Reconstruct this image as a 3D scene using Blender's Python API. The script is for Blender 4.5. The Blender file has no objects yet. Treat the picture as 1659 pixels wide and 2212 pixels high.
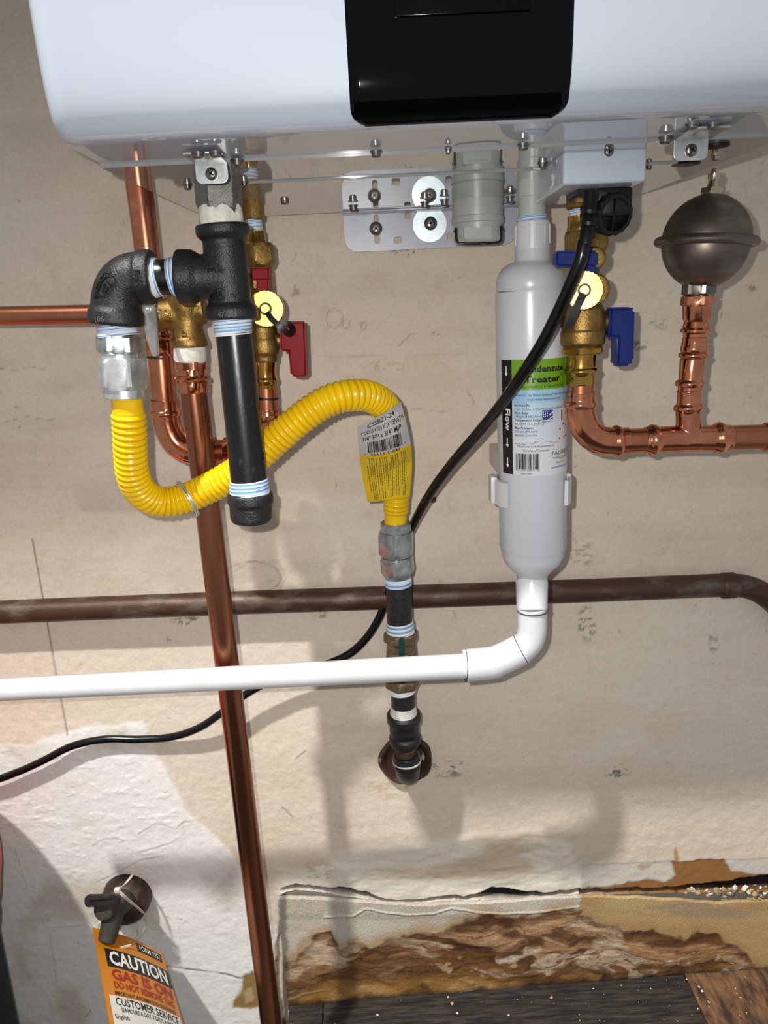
import bpy, bmesh, math, random
import numpy as np
from mathutils import Vector, Matrix
from mathutils.bvhtree import BVHTree
random.seed(7); np.random.seed(7)
C = bpy.context.scene.collection
# ------------------------------------------------------------------ camera
FPX, CX, CY = 1600.0, 829.5, 1106.0
PITCH, ROLL = math.radians(15.4), math.radians(2.7)
DW, ZC = 0.78, 1.15                       # camera distance from wall, camera height
CAM = Vector((0, -DW, ZC))
f0 = Vector((0, math.cos(PITCH), -math.sin(PITCH))); u0 = Vector((0, math.sin(PITCH), math.cos(PITCH))); r0 = Vector((1, 0, 0))
CR = r0*math.cos(ROLL) - u0*math.sin(ROLL)
CU = r0*math.sin(ROLL) + u0*math.cos(ROLL)
cd = bpy.data.cameras.new('camera'); cam = bpy.data.objects.new('camera', cd); C.objects.link(cam)
m = Matrix((CR, CU, -f0)).transposed().to_4x4(); m.translation = CAM
cam.matrix_world = m
cd.sensor_fit = 'VERTICAL'; cd.sensor_height = 24.0; cd.lens = FPX/2212*24.0; cd.clip_start = .01; cd.clip_end = 50
bpy.context.scene.camera = cam
# ------------------------------------------------------------------ world, lights, exposure
sc = bpy.context.scene
sc.view_settings.view_transform = 'Standard'; sc.view_settings.look = 'None'
sc.view_settings.exposure = 0.95; sc.view_settings.gamma = 1.0; sc.view_settings.use_curve_mapping = False
w = bpy.data.worlds.new('world'); sc.world = w; w.use_nodes = True
w.node_tree.nodes['Background'].inputs[0].default_value = (.95, .97, 1.0, 1)
w.node_tree.nodes['Background'].inputs[1].default_value = 0.18
def lamp(name, kind, loc, energy, color, target=None, **kw):
    l = bpy.data.lights.new(name, kind); o = bpy.data.objects.new(name, l); C.objects.link(o)
    o.location = loc; l.energy = energy; l.color = color
    if target is not None: o.rotation_euler = (Vector(target)-Vector(loc)).to_track_quat('-Z', 'Y').to_euler()
    for k, v in kw.items(): setattr(l, k, v)
    return o
FL = CAM + CR*-.020 + CU*.014
lamp('phone_flash', 'SPOT', FL, 7.0, (1, .97, .93), target=FL + f0*1.0 - CU*.42, spot_size=math.radians(140), spot_blend=1.0, shadow_soft_size=.003)
lt = Vector((-.05, 0, ZC-.62)); lp = lt + Vector((-.54, -1.0, 2.0))*1.35
lamp('work_lamp', 'SPOT', lp, 235, (1, .97, .92), target=(.22, 0, ZC-.52), spot_size=math.radians(38), spot_blend=.7, shadow_soft_size=.05)

# ------------------------------------------------------------------ pixel <-> world helpers
def ray(px, py): return f0 + CR*((px-CX)/FPX) + CU*((CY-py)/FPX)
def pt(px, py, D):                         # point seen at a pixel, D metres out from the wall
    d = ray(px, py); return CAM + d*((DW-D)/d.y)
def W(n, px, py, D): return n*((DW-D)/ray(px, py).y)/FPX
def pz(px, py, z):
    d = ray(px, py); return CAM + d*((z-ZC)/d.z)
ZB = pt(650, 457, .02).z                   # underside of the heater
def proj(P):
    v = P-CAM; k = v.dot(f0); return CX + v.dot(CR)/k*FPX, CY - v.dot(CU)/k*FPX

# ------------------------------------------------------------------ materials
def lin(c):
    c = [x/255 for x in c]; return tuple((x/12.92 if x <= .04045 else ((x+.055)/1.055)**2.4) for x in c)
MATS = {}
def mat(name, col, rough=.5, metal=0., col2=None, nscale=60, ncon=(.35, .65), bump=0., bscale=300, spec=.5, coat=0., stretch=None, rvar=0., attr=None, trans=0):
    M = bpy.data.materials.new(name); M.use_nodes = True; MATS[name] = M
    nt = M.node_tree; N = nt.nodes; L = nt.links; b = N['Principled BSDF']
    b.inputs['Roughness'].default_value = rough; b.inputs['Metallic'].default_value = metal
    b.inputs['Specular IOR Level'].default_value = spec; b.inputs['Coat Weight'].default_value = coat; b.inputs['Coat Roughness'].default_value = .02; b.inputs['Coat IOR'].default_value = 1.7
    if trans: b.inputs['Transmission Weight'].default_value = trans
    b.inputs['Base Color'].default_value = (*lin(col), 1)
    tc = N.new('ShaderNodeTexCoord'); src = tc.outputs['Object']
    if stretch:
        mp = N.new('ShaderNodeMapping'); mp.inputs['Scale'].default_value = stretch; L.new(src, mp.inputs[0]); src = mp.outputs[0]
    base = None
    if attr:
        a = N.new('ShaderNodeAttribute'); a.attribute_name = attr; base = a.outputs['Color']; L.new(base, b.inputs['Base Color'])
    if col2 is not None or rvar:
        nz = N.new('ShaderNodeTexNoise'); nz.inputs['Scale'].default_value = nscale; nz.inputs['Detail'].default_value = 6; nz.inputs['Roughness'].default_value = .65
        L.new(src, nz.inputs['Vector'])
        mr = N.new('ShaderNodeMapRange'); mr.inputs[1].default_value = ncon[0]; mr.inputs[2].default_value = ncon[1]; L.new(nz.outputs[0], mr.inputs[0])
        if col2 is not None:
            mx = N.new('ShaderNodeMix'); mx.data_type = 'RGBA'
            mx.inputs[6].default_value = (*lin(col), 1); mx.inputs[7].default_value = (*lin(col2), 1)
            if base is not None:
                mx.blend_type = 'MULTIPLY'; L.new(base, mx.inputs[6])
            L.new(mr.outputs[0], mx.inputs[0]); L.new(mx.outputs[2], b.inputs['Base Color'])
        if rvar:
            m2 = N.new('ShaderNodeMapRange'); m2.inputs[1].default_value = .3; m2.inputs[2].default_value = .7; m2.inputs[3].default_value = max(0, rough-rvar); m2.inputs[4].default_value = rough+rvar
            L.new(nz.outputs[0], m2.inputs[0]); L.new(m2.outputs[0], b.inputs['Roughness'])
    if bump:
        n2 = N.new('ShaderNodeTexNoise'); n2.inputs['Scale'].default_value = bscale; n2.inputs['Detail'].default_value = 4; L.new(src, n2.inputs['Vector'])
        bp = N.new('ShaderNodeBump'); bp.inputs['Strength'].default_value = bump; bp.inputs['Distance'].default_value = .001
        L.new(n2.outputs[0], bp.inputs['Height']); L.new(bp.outputs[0], b.inputs['Normal'])
    return M
mat('heater_white', (178, 187, 200), .45, spec=.3, coat=1.0)
mat('heater_under_shaded', (140, 141, 142), .06, spec=.8, coat=1.0)  # darker copy of the white: underside shade put into the colour
mat('panel_black', (1, 2, 4), .05, spec=.22)
mat('display_black', (1, 1, 3), .15, spec=.2)
mat('plate_white', (184, 190, 202), .3, col2=(172, 178, 190), nscale=40)
mat('zinc_washer', (200, 215, 214), .38, .75, col2=(182, 190, 200), nscale=120, stretch=(1, 1, 6))
mat('screw_steel', (140, 138, 134), .28, 1.)
mat('screw_dark', (60, 58, 56), .35, .9)
mat('zinc', (222, 226, 226), .3, .8, col2=(186, 190, 190), nscale=90, bump=.05, bscale=500)
mat('zinc_dull', (190, 198, 196), .3, .85, col2=(150, 156, 154), nscale=120, bump=.08, bscale=600)
mat('galv_grey', (128, 126, 120), .5, .45, col2=(100, 98, 92), nscale=200, bump=.4, bscale=900)
mat('dope_white', (226, 224, 212), .6, col2=(196, 194, 184), nscale=160, bump=.6, bscale=350)
mat('cast_iron', (30, 30, 31), .42, .3, col2=(48, 47, 46), nscale=140, ncon=(.45, .8), bump=.55, bscale=750, spec=.6)
mat('cast_mark', (7, 7, 8), .5, .1, spec=.3)
mat('cast_mark_light', (92, 91, 88), .5, .4)
mat('black_pipe', (15, 16, 19), .3, .15, col2=(70, 72, 74), nscale=150, ncon=(.58, .8), bump=.1, bscale=300, stretch=(1.6, 1.6, .5), spec=.6)
mat('riser_black', (38, 38, 40), .42, .3, col2=(62, 60, 58), nscale=220, ncon=(.45, .8), bump=.3, bscale=700)
mat('tape_white', (222, 226, 228), .5, bump=.3, bscale=600)
mat('tape_blue', (92, 146, 205), .5)
mat('tape_pale', (186, 208, 226), .5)
mat('copper', (220, 148, 114), .22, 1., col2=(186, 110, 80), nscale=55, ncon=(.3, .75), rvar=.06)
mat('copper_fit', (226, 152, 116), .15, 1., col2=(192, 114, 82), nscale=70, ncon=(.35, .75), bump=.25, bscale=90, rvar=.05)
mat('copper_tan', (200, 132, 98), .3, 1., col2=(166, 106, 82), nscale=40, ncon=(.3, .8), stretch=(1, 1, .25), rvar=.06)
mat('copper_brown', (172, 114, 86), .26, 1., col2=(134, 82, 60), nscale=40, ncon=(.3, .8), stretch=(1, 1, .15), rvar=.08)
mat('old_copper', (74, 51, 38), .5, .35, col2=(112, 102, 92), nscale=38, ncon=(.5, .74), bump=.25, bscale=200, stretch=(.6, 1, 1.6))
mat('brass', (160, 128, 72), .45, .9, col2=(116, 90, 48), nscale=90, bump=.35, bscale=800)
mat('brass_shiny', (206, 166, 88), .18, 1., col2=(166, 126, 56), nscale=60)
mat('brass_disc', (226, 190, 112), .34, 1., col2=(206, 168, 92), nscale=25, stretch=(3, 3, 3))
mat('bronze_dirty', (112, 94, 66), .5, .5, col2=(150, 142, 122), nscale=140, ncon=(.5, .7), bump=.5, bscale=300)
mat('steel_ball', (128, 119, 108), .4, .9, col2=(100, 92, 84), nscale=30, ncon=(.3, .7), stretch=(1, 1, 5), rvar=.05)
mat('steel_hex', (120, 116, 108), .3, 1.)
mat('nickel', (200, 188, 160), .2, 1.)
mat('pvc', (202, 202, 205), .3, col2=(194, 194, 194), nscale=25, spec=.5)
mat('pvc_scuff', (70, 68, 66), .7)
mat('pvc_fit', (198, 198, 202), .32, spec=.5, col2=(140, 138, 136), nscale=42, ncon=(.67, .76))
mat('filter_white', (188, 190, 196), .28, spec=.5, bump=.03, bscale=200)
mat('trap_white', (182, 184, 180), .35, spec=.5, col2=(172, 175, 170), nscale=60)
mat('black_plastic', (9, 10, 11), .42, spec=.4)
mat('cord_black', (5, 6, 7), .25, spec=.45)
mat('yellow', (224, 184, 0), .22, spec=.5, col2=(214, 170, 0), nscale=50)
mat('red', (128, 0, 10), .45, spec=.15)
mat('blue', (12, 32, 100), .38, spec=.35)
mat('green_handle', (12, 66, 62), .45)
mat('green_handle_mark', (40, 100, 92), .5)
mat('wall', (200, 190, 176), .85, attr='Col', col2=(240, 237, 234), nscale=420, ncon=(.35, .75), bump=.3, bscale=260, spec=.25)
mat('base', (180, 150, 110), .6, attr='Col', col2=(190, 180, 172), nscale=600, ncon=(.35, .75), bump=.5, bscale=300, spec=.35)
mat('plaster', (214, 206, 192), .8, col2=(190, 178, 160), nscale=40, ncon=(.5, .75), bump=.6, bscale=200, spec=.25)
mat('tape_paper', (206, 200, 188), .85, col2=(176, 166, 150), nscale=60, ncon=(.5, .7), bump=.3, bscale=200)
mat('kraft', (150, 112, 66), .85, col2=(136, 98, 56), nscale=50, bump=.3, bscale=300)
mat('wood_dark', (20, 16, 14), .75, col2=(74, 66, 58), nscale=22, ncon=(.42, .78), bump=.8, bscale=60, stretch=(1, 9, 9))
mat('wood_brown', (124, 90, 58), .75, col2=(50, 33, 25), nscale=14, ncon=(.35, .62), bump=.8, bscale=60, stretch=(7, 2, 7))
mat('debris', (222, 216, 204), .8)
mat('debris_tan', (176, 150, 112), .8)
mat('concrete', (120, 116, 110), .9, col2=(96, 92, 88), nscale=12, bump=.4, bscale=80)
mat('rust_dark', (58, 42, 34), .55, .4, col2=(98, 84, 72), nscale=90, ncon=(.5, .75), bump=.5, bscale=250)
mat('rust_brown', (66, 44, 31), .55, .25, col2=(182, 176, 164), nscale=70, ncon=(.58, .68), bump=.5, bscale=250)
mat('valve_grey', (62, 58, 52), .75, .15, col2=(54, 50, 46), nscale=120, bump=.6, bscale=400)
mat('valve_dark', (34, 32, 30), .6, .1, col2=(50, 47, 44), nscale=150, bump=.5, bscale=400)
mat('tie_white', (206, 200, 184), .4, spec=.5)
mat('tag_orange', (192, 118, 12), .45)
mat('tag_white', (206, 206, 200), .5)
mat('ink', (10, 10, 12), .5)
mat('ink_soft', (60, 60, 64), .6)
mat('ink_white', (224, 222, 214), .5)
mat('ink_red', (150, 22, 26), .5)
mat('ink_blue', (30, 44, 110), .5)
mat('label_white', (196, 195, 199), .3, spec=.5)
mat('label_blue', (140, 178, 202), .3); mat('label_blue_pale', (166, 188, 204), .3); mat('label_blue_faint', (184, 193, 202), .3)
mat('label_green', (100, 146, 20), .3)
mat('label_green_ring', (120, 160, 70), .4)
mat('label_splash', (120, 140, 170), .4)
mat('paper_white', (190, 188, 185), .5, bump=.15, bscale=120)
mat('paper_yellow', (216, 180, 4), .4, bump=.15, bscale=120)
mat('orange', (206, 76, 34), .55, spec=.25)
mat('bag_dark', (12, 12, 15), .7, spec=.2, bump=.3, bscale=300)
mat('strap_grey', (96, 94, 88), .7)
mat('hole_dark', (6, 6, 6), .9)

# ------------------------------------------------------------------ mesh builder
class MB:
    def __init__(s): s.v = []; s.f = []; s.mi = []
    def add(s, vs, fs, mi=0):
        o = len(s.v); s.v += [Vector(v) for v in vs]; s.f += [tuple(i+o for i in f) for f in fs]; s.mi += [mi]*len(fs); return o
    def bm(s, bm, mi=0):
        bm.verts.ensure_lookup_table(); bm.verts.index_update()
        s.add([v.co.copy() for v in bm.verts], [[v.index for v in f.verts] for f in bm.faces], mi); bm.free(); return s
    def bvh(s): return BVHTree.FromPolygons([tuple(v) for v in s.v], s.f)
def frame(ax):
    ax = ax.normalized(); ref = Vector((0, -1, 0))
    if abs(ax.dot(ref)) > .8: ref = Vector((0, 0, 1))
    e1 = (ref - ax*ref.dot(ax)).normalized(); return ax, e1, ax.cross(e1)
def ringpts(c, e1, e2, r, seg, hexk=None, ph=0.):
    out = []
    for i in range(seg):
        th = 2*math.pi*i/seg
        rr = r
        if hexk is not None:
            tm = ((th+ph+math.pi/6) % (math.pi/3)) - math.pi/6
            rr = min(r/math.cos(tm), r*(1+hexk*(1/math.cos(math.pi/6)-1)))
        out.append(c + e1*(rr*math.cos(th)) + e2*(rr*math.sin(th)))
    return out
def rings(mb, R, cap=True, mis=None):
    n = len(R[0]); o = mb.add([v for r in R for v in r], [])
    for i in range(len(R)-1):
        for j in range(n):
            a = o+i*n+j; b = o+i*n+(j+1) % n
            mb.f.append((a, b, b+n, a+n)); mb.mi.append(mis[i] if mis else 0)
    if cap:
        mb.f.append(tuple(o+j for j in reversed(range(n)))); mb.mi.append(0 if not mis else mis[0])
        mb.f.append(tuple(o+(len(R)-1)*n+j for j in range(n))); mb.mi.append(0 if not mis else mis[-1])
def lathe(mb, p0, ax, prof, seg=40, ph=0., mis=None, tilt=0., cap=True):       # prof rows: (height, radius[, hexk])
    ax, e1, e2 = frame(ax); R = []
    for row in prof:
        h, r = row[0], row[1]; hk = row[2] if len(row) > 2 else None
        ps = ringpts(p0+ax*h, e1, e2, r, seg, hk, ph)
        if tilt: ps = [p + ax*(tilt*math.sin(2*math.pi*i/seg)) for i, p in enumerate(ps)]
        R.append(ps)
    rings(mb, R, cap, mis); return mb
def stack(mb, D, rows, seg=40, ph=0., mis=None, tilt=0., cap=True):            # rows: (px, py, width px[, hexk]); D may be a pair (top, bottom)
    D0, D1 = D if isinstance(D, tuple) else (D, D)
    n = len(rows); cs = []
    y0, y1 = rows[0][:2], rows[-1][:2]; tot = math.hypot(y1[0]-y0[0], y1[1]-y0[1]) or 1
    for r in rows:
        t = math.hypot(r[0]-y0[0], r[1]-y0[1])/tot; cs.append((pt(r[0], r[1], D0+(D1-D0)*t), D0+(D1-D0)*t))
    ax, e1, e2 = frame(cs[-1][0]-cs[0][0]); R = []
    for (c, d), r in zip(cs, rows):
        ps = ringpts(c, e1, e2, W(r[2]/2, r[0], r[1], d), seg, r[3] if len(r) > 3 else None, ph)
        if tilt: ps = [p + ax*(tilt*math.sin(2*math.pi*i/seg)) for i, p in enumerate(ps)]
        R.append(ps)
    rings(mb, R, cap, mis); return mb
def catmull(P, n):
    out = []; P = [P[0]*2-P[1]] + list(P) + [P[-1]*2-P[-2]]
    for i in range(1, len(P)-2):
        a, b, c, d = P[i-1:i+3]
        for k in range(n):
            t = k/n
            out.append(.5*((2*b)+(c-a)*t+(2*a-5*b+4*c-d)*t*t+(3*b-a-3*c+d)*t**3))
    out.append(P[-2]); return out
def sweep(mb, pts, rad, seg=24, cap=True, mis=None, squash=None):
    n = len(pts); tg = [(pts[min(i+1, n-1)]-pts[max(i-1, 0)]).normalized() for i in range(n)]
    _, e1, _ = frame(tg[0]); R = []
    for i in range(n):
        e1 = (e1 - tg[i]*e1.dot(tg[i])).normalized(); e2 = tg[i].cross(e1)
        r = rad[i] if hasattr(rad, '__len__') else rad
        R.append(ringpts(pts[i], e1, e2, r, seg))
    rings(mb, R, cap, mis); return mb
def resample(pts, step):
    d = [0]
    for a, b in zip(pts, pts[1:]): d.append(d[-1]+(b-a).length)
    n = max(2, int(d[-1]/step)); out = []; j = 0
    for i in range(n+1):
        s = d[-1]*i/n
        while j < len(d)-2 and d[j+1] < s: j += 1
        t = (s-d[j])/max(1e-9, d[j+1]-d[j]); out.append(pts[j].lerp(pts[j+1], t))
    return out, d[-1]
def box(mb, x0, x1, y0, y1, z0, z1, bev=.0, seg=3, mi=0, sel=None):
    bm = bmesh.new(); bmesh.ops.create_cube(bm, size=1)
    for v in bm.verts: v.co = Vector((x0 if v.co.x < 0 else x1, y0 if v.co.y < 0 else y1, z0 if v.co.z < 0 else z1))
    if bev:
        es = [e for e in bm.edges if sel is None or sel(e)]
        bmesh.ops.bevel(bm, geom=es, offset=bev, segments=seg, affect='EDGES', profile=.5)
    return mb.bm(bm, mi)
def prism(mb, poly, off, bev=0., mi=0, seg=2):      # polygon of 3-D points, extruded by vector off
    bm = bmesh.new(); vs = [bm.verts.new(p) for p in poly]; f = bm.faces.new(vs)
    r = bmesh.ops.extrude_face_region(bm, geom=[f])
    for e in r['geom']:
        if isinstance(e, bmesh.types.BMVert): e.co += off
    bmesh.ops.recalc_face_normals(bm, faces=bm.faces[:])
    if bev: bmesh.ops.bevel(bm, geom=bm.edges[:], offset=bev, segments=seg, affect='EDGES')
    return mb.bm(bm, mi)
def fuse(mb, voxel, smooth=6):                       # weld overlapping shapes into one casting
    me = bpy.data.meshes.new('t'); me.from_pydata([tuple(v) for v in mb.v], [], mb.f); o = bpy.data.objects.new('t', me); C.objects.link(o)
    r = o.modifiers.new('r', 'REMESH'); r.mode = 'VOXEL'; r.voxel_size = voxel
    s = o.modifiers.new('s', 'SMOOTH'); s.iterations = smooth; s.factor = .5
    dg = bpy.context.evaluated_depsgraph_get(); e = o.evaluated_get(dg); m2 = e.to_mesh()
    out = MB(); out.add([v.co.copy() for v in m2.vertices], [tuple(p.vertices) for p in m2.polygons])
    e.to_mesh_clear(); bpy.data.objects.remove(o); bpy.data.meshes.remove(me); return out
WL = {}
def emit(name, mb, mats, parent=None, smooth=40, attr=None):
    me = bpy.data.meshes.new(name)
    n = max(1, len(mb.v)); lo = Vector([min(v[i] for v in mb.v) for i in range(3)]); hi = Vector([max(v[i] for v in mb.v) for i in range(3)])
    c = (lo+hi)/2
    me.from_pydata([tuple(v-c) for v in mb.v], [], mb.f); me.validate()
    for mm in (mats if isinstance(mats, (list, tuple)) else [mats]): me.materials.append(MATS[mm])
    if len(me.polygons) == len(mb.mi): me.polygons.foreach_set('material_index', mb.mi)
    bm = bmesh.new(); bm.from_mesh(me); bmesh.ops.recalc_face_normals(bm, faces=bm.faces[:]); bm.to_mesh(me); bm.free()
    if smooth:
        me.shade_smooth(); me.set_sharp_from_angle(angle=math.radians(smooth))
    o = bpy.data.objects.new(name, me); C.objects.link(o); WL[o] = c
    if parent is not None: o.parent = parent; o.location = c - WL[parent]
    else: o.location = c
    return o
def thing(name, label, cat, loc, group=None):
    o = bpy.data.objects.new(name, None); C.objects.link(o); o.location = loc; WL[o] = Vector(loc); o.empty_display_size = .02
    o['label'] = label; o['category'] = cat
    if group: o['group'] = group
    return o
def tag(o, label, cat, group=None):
    o['label'] = label; o['category'] = cat
    if group: o['group'] = group
    return o
def struct(o): o['kind'] = 'structure'; return o
# text: flat glyph meshes laid out in 2-D, then mapped on a surface
def glyphs(s, size=1., align='CENTER', bold=0., ext=0., res=2, sx=1.):
    cu = bpy.data.curves.new('t', 'FONT'); cu.body = s; cu.size = size; cu.align_x = align; cu.offset = bold*size; cu.extrude = ext; cu.resolution_u = res
    o = bpy.data.objects.new('t', cu); C.objects.link(o); dg = bpy.context.evaluated_depsgraph_get(); dg.update()
    e = o.evaluated_get(dg); me = e.to_mesh()
    vs = [(v.co.x*sx, v.co.y, v.co.z) for v in me.vertices]; fs = [tuple(p.vertices) for p in me.polygons]
    e.to_mesh_clear(); bpy.data.objects.remove(o); bpy.data.curves.remove(cu); return vs, fs
def text(mb, s, fn, x, y, size, rot=0., align='CENTER', bold=0., ext=0., mi=0, fit=None, res=2):   # fn(u, v, h) -> point; x, y in the fn's units; cap height ~ .7 size
    vs, fs = glyphs(s, size, align, bold, ext, res)
    if not vs: return
    if fit:
        wd = max(v[0] for v in vs)-min(v[0] for v in vs); k = fit/wd; vs = [(a*k, b, h) for a, b, h in vs]
    c, q = math.cos(rot), math.sin(rot)
    mb.add([fn(x+a*c-b*q, y+a*q+b*c, h) for a, b, h in vs], fs, mi)
def quad(mb, fn, u0, u1, v0, v1, n=1, m_=1, h=0., mi=0):
    vs = [fn(u0+(u1-u0)*i/n, v0+(v1-v0)*j/m_, h) for j in range(m_+1) for i in range(n+1)]
    mb.add(vs, [(j*(n+1)+i, j*(n+1)+i+1, (j+1)*(n+1)+i+1, (j+1)*(n+1)+i) for j in range(m_) for i in range(n)], mi)
def on_surface(bvh, px, py, D, lift=.0003):          # glyph plane (px units, y up) projected straight back on a casting
    c = pt(px, py, D); k = W(1, px, py, D)
    def fn(u, v, h):
        p = Vector((c.x+u*k, c.y-.15, c.z+v*k)); hit, nrm, _, _ = bvh.ray_cast(p, Vector((0, 1, 0)))
        if hit is None: hit = c; nrm = Vector((0, -1, 0))
        if nrm.y > 0: nrm = -nrm
        return hit + nrm*(lift+h)
    return fn
def tape(parent, D, a, b, w0, w1, n, seed=0, tilt=.0006, name='thread_tape', blue=.45):
    rnd = random.Random(seed); rows = []; mis = []
    for i in range(n):
        t0, t1 = i/n, (i+1)/n
        for t, k in ((t0, .97), ((t0+t1)/2, 1.02)):
            rows.append((a[0]+(b[0]-a[0])*t, a[1]+(b[1]-a[1])*t, (w0+(w1-w0)*t)*k))
        q = rnd.random(); mi = 1 if (i % 2 and q < blue*1.7) else (2 if q < .3 else 0); mis += [mi, 0 if mi == 1 else mi]
    rows.append((b[0], b[1], w1)); mb = MB(); stack(mb, D, rows, 40, mis=mis, tilt=tilt)
    return emit(name, mb, ['tape_white', 'tape_blue', 'tape_pale'], parent)
def screw(parent, p, ax, r, h, material='screw_steel', name='screw', cross=True):     # pan-head screw with a cross recess
    mb = MB(); ax = ax.normalized()
    lathe(mb, p, ax, [(0, r), (h*.55, r), (h*.85, r*.85), (h, r*.5)], 20)
    o = emit(name, mb, [material, 'screw_dark'], parent)
    return o
def screw_front(parent, px, py, D, rpx, material='screw_steel', name='screw'):
    mb = MB(); c = pt(px, py, D); r = W(rpx, px, py, D); ax, e1, e2 = frame(Vector((0, -1, 0)))
    lathe(mb, c, ax, [(0, r), (r*.25, r), (r*.5, r*.8), (r*.6, r*.4)], 28)
    a = random.random()*1.5
    for k in (0, 1):
        d = (e1*math.cos(a+k*math.pi/2)+e2*math.sin(a+k*math.pi/2)); q = ax.cross(d)
        P = [c+ax*(r*.5)+d*(r*.55)*s1+q*(r*.13)*s2 for s1, s2 in ((-1, -1), (1, -1), (1, 1), (-1, 1))]
        prism(mb, P, ax*(r*.14), 0, 1)
    return emit(name, mb, [material, 'screw_dark'], parent)
def screw_below(parent, px, py, r_px, h_px, z=None, material='screw_steel', name='screw'):
    z = ZB-.0017 if z is None else z; p = pz(px, py, z); k = (p-CAM).dot(f0)/FPX
    mb = MB(); lathe(mb, p+Vector((0, 0, .0004)), Vector((0, 0, -1)), [(0, r_px*k*1.15), (.0012, r_px*k*1.15), (.0013, r_px*k*.9), (h_px*k*.8, r_px*k*.9), (h_px*k, r_px*k*.6)], 20)
    return emit(name, mb, [material], parent)

# ================================================================== SETTING: noise tools for plaster relief and stains
def vnoise(x, y, seed=0):
    xi = np.floor(x).astype(np.int64); yi = np.floor(y).astype(np.int64); xf = x-xi; yf = y-yi
    def h(a, b):
        n = (a*374761393 + b*668265263 + seed*974711) & 0xffffffff
        n = ((n ^ (n >> 13))*1274126177) & 0xffffffff
        return ((n ^ (n >> 16)) & 0xffff)/65535.0
    u = xf*xf*(3-2*xf); v = yf*yf*(3-2*yf)
    return (h(xi, yi)*(1-u)+h(xi+1, yi)*u)*(1-v) + (h(xi, yi+1)*(1-u)+h(xi+1, yi+1)*u)*v
def fbm(x, y, seed=0, o=5):
    s = 0; a = .5; t = 0
    for i in range(o): s = s+a*vnoise(x*2**i, y*2**i, seed+i); t += a; a *= .5
    return s/t
def sstep(a, b, x): t = np.clip((x-a)/(b-a), 0, 1); return t*t*(3-2*t)
def segdist(px, py, P):
    d = np.full(px.shape, 1e9)
    for (x0, y0), (x1, y1) in zip(P, P[1:]):
        dx, dy = x1-x0, y1-y0; t = np.clip(((px-x0)*dx+(py-y0)*dy)/(dx*dx+dy*dy+1e-9), 0, 1)
        d = np.minimum(d, np.hypot(px-x0-t*dx, py-y0-t*dy))
    return d
def inpoly(px, py, P):
    r = np.zeros(px.shape, bool); n = len(P)
    for i in range(n):
        x0, y0 = P[i]; x1, y1 = P[(i+1) % n]
        if y0 == y1: continue
        c = ((y0 > py) != (y1 > py)) & (px < (x1-x0)*(py-y0)/(y1-y0)+x0); r ^= c
    return r
def polysoft(px, py, P, w):          # signed soft mask, 1 inside
    d = segdist(px, py, P+[P[0]]); ins = inpoly(px, py, P); return sstep(-w, w, np.where(ins, d, -d))
def projA(X, Y, Z):
    v = (X-CAM.x, Y-CAM.y, Z-CAM.z); dot = lambda a: v[0]*a.x+v[1]*a.y+v[2]*a.z
    k = dot(f0); return CX+dot(CR)/k*FPX, CY-dot(CU)/k*FPX
def mixc(col, c, m): return col*(1-m[..., None])+np.array(lin(c))*m[..., None]
def gridmesh(name, X, Y, Z, col, material, parent=None, back=None):
    nr, nc = X.shape; me = bpy.data.meshes.new(name); n = nr*nc
    co = np.stack([X, Y, Z], -1).reshape(-1, 3).astype(np.float32)
    c = Vector(((X.min()+X.max())/2, (Y.min()+Y.max())/2, (Z.min()+Z.max())/2)); co -= np.array(c, np.float32)
    idx = np.arange(n).reshape(nr, nc); q = np.stack([idx[:-1, :-1], idx[:-1, 1:], idx[1:, 1:], idx[1:, :-1]], -1).reshape(-1, 4)
    me.vertices.add(n); me.vertices.foreach_set('co', co.ravel())
    me.loops.add(q.size); me.loops.foreach_set('vertex_index', q.ravel().astype(np.int32))
    me.polygons.add(len(q)); me.polygons.foreach_set('loop_start', np.arange(0, q.size, 4, dtype=np.int32)); me.polygons.foreach_set('loop_total', np.full(len(q), 4, np.int32))
    me.update(calc_edges=True); me.validate()
    a = me.color_attributes.new('Col', 'FLOAT_COLOR', 'POINT'); rgba = np.ones((n, 4), np.float32); rgba[:, :3] = col.reshape(-1, 3); a.data.foreach_set('color', rgba.ravel())
    me.materials.append(MATS[material]); me.shade_smooth()
    o = bpy.data.objects.new(name, me); C.objects.link(o); WL[o] = c
    if parent is not None: o.parent = parent; o.location = c-WL[parent]
    else: o.location = c
    return o
def seqs(*parts):
    out = []
    for a, b, s in parts: out.append(np.arange(a, b-1e-9, s))
    out.append(np.array([parts[-1][1]])); return np.concatenate(out)
ZL = pt(1000, 2150, .012).z               # top of the wooden ledge
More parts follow.
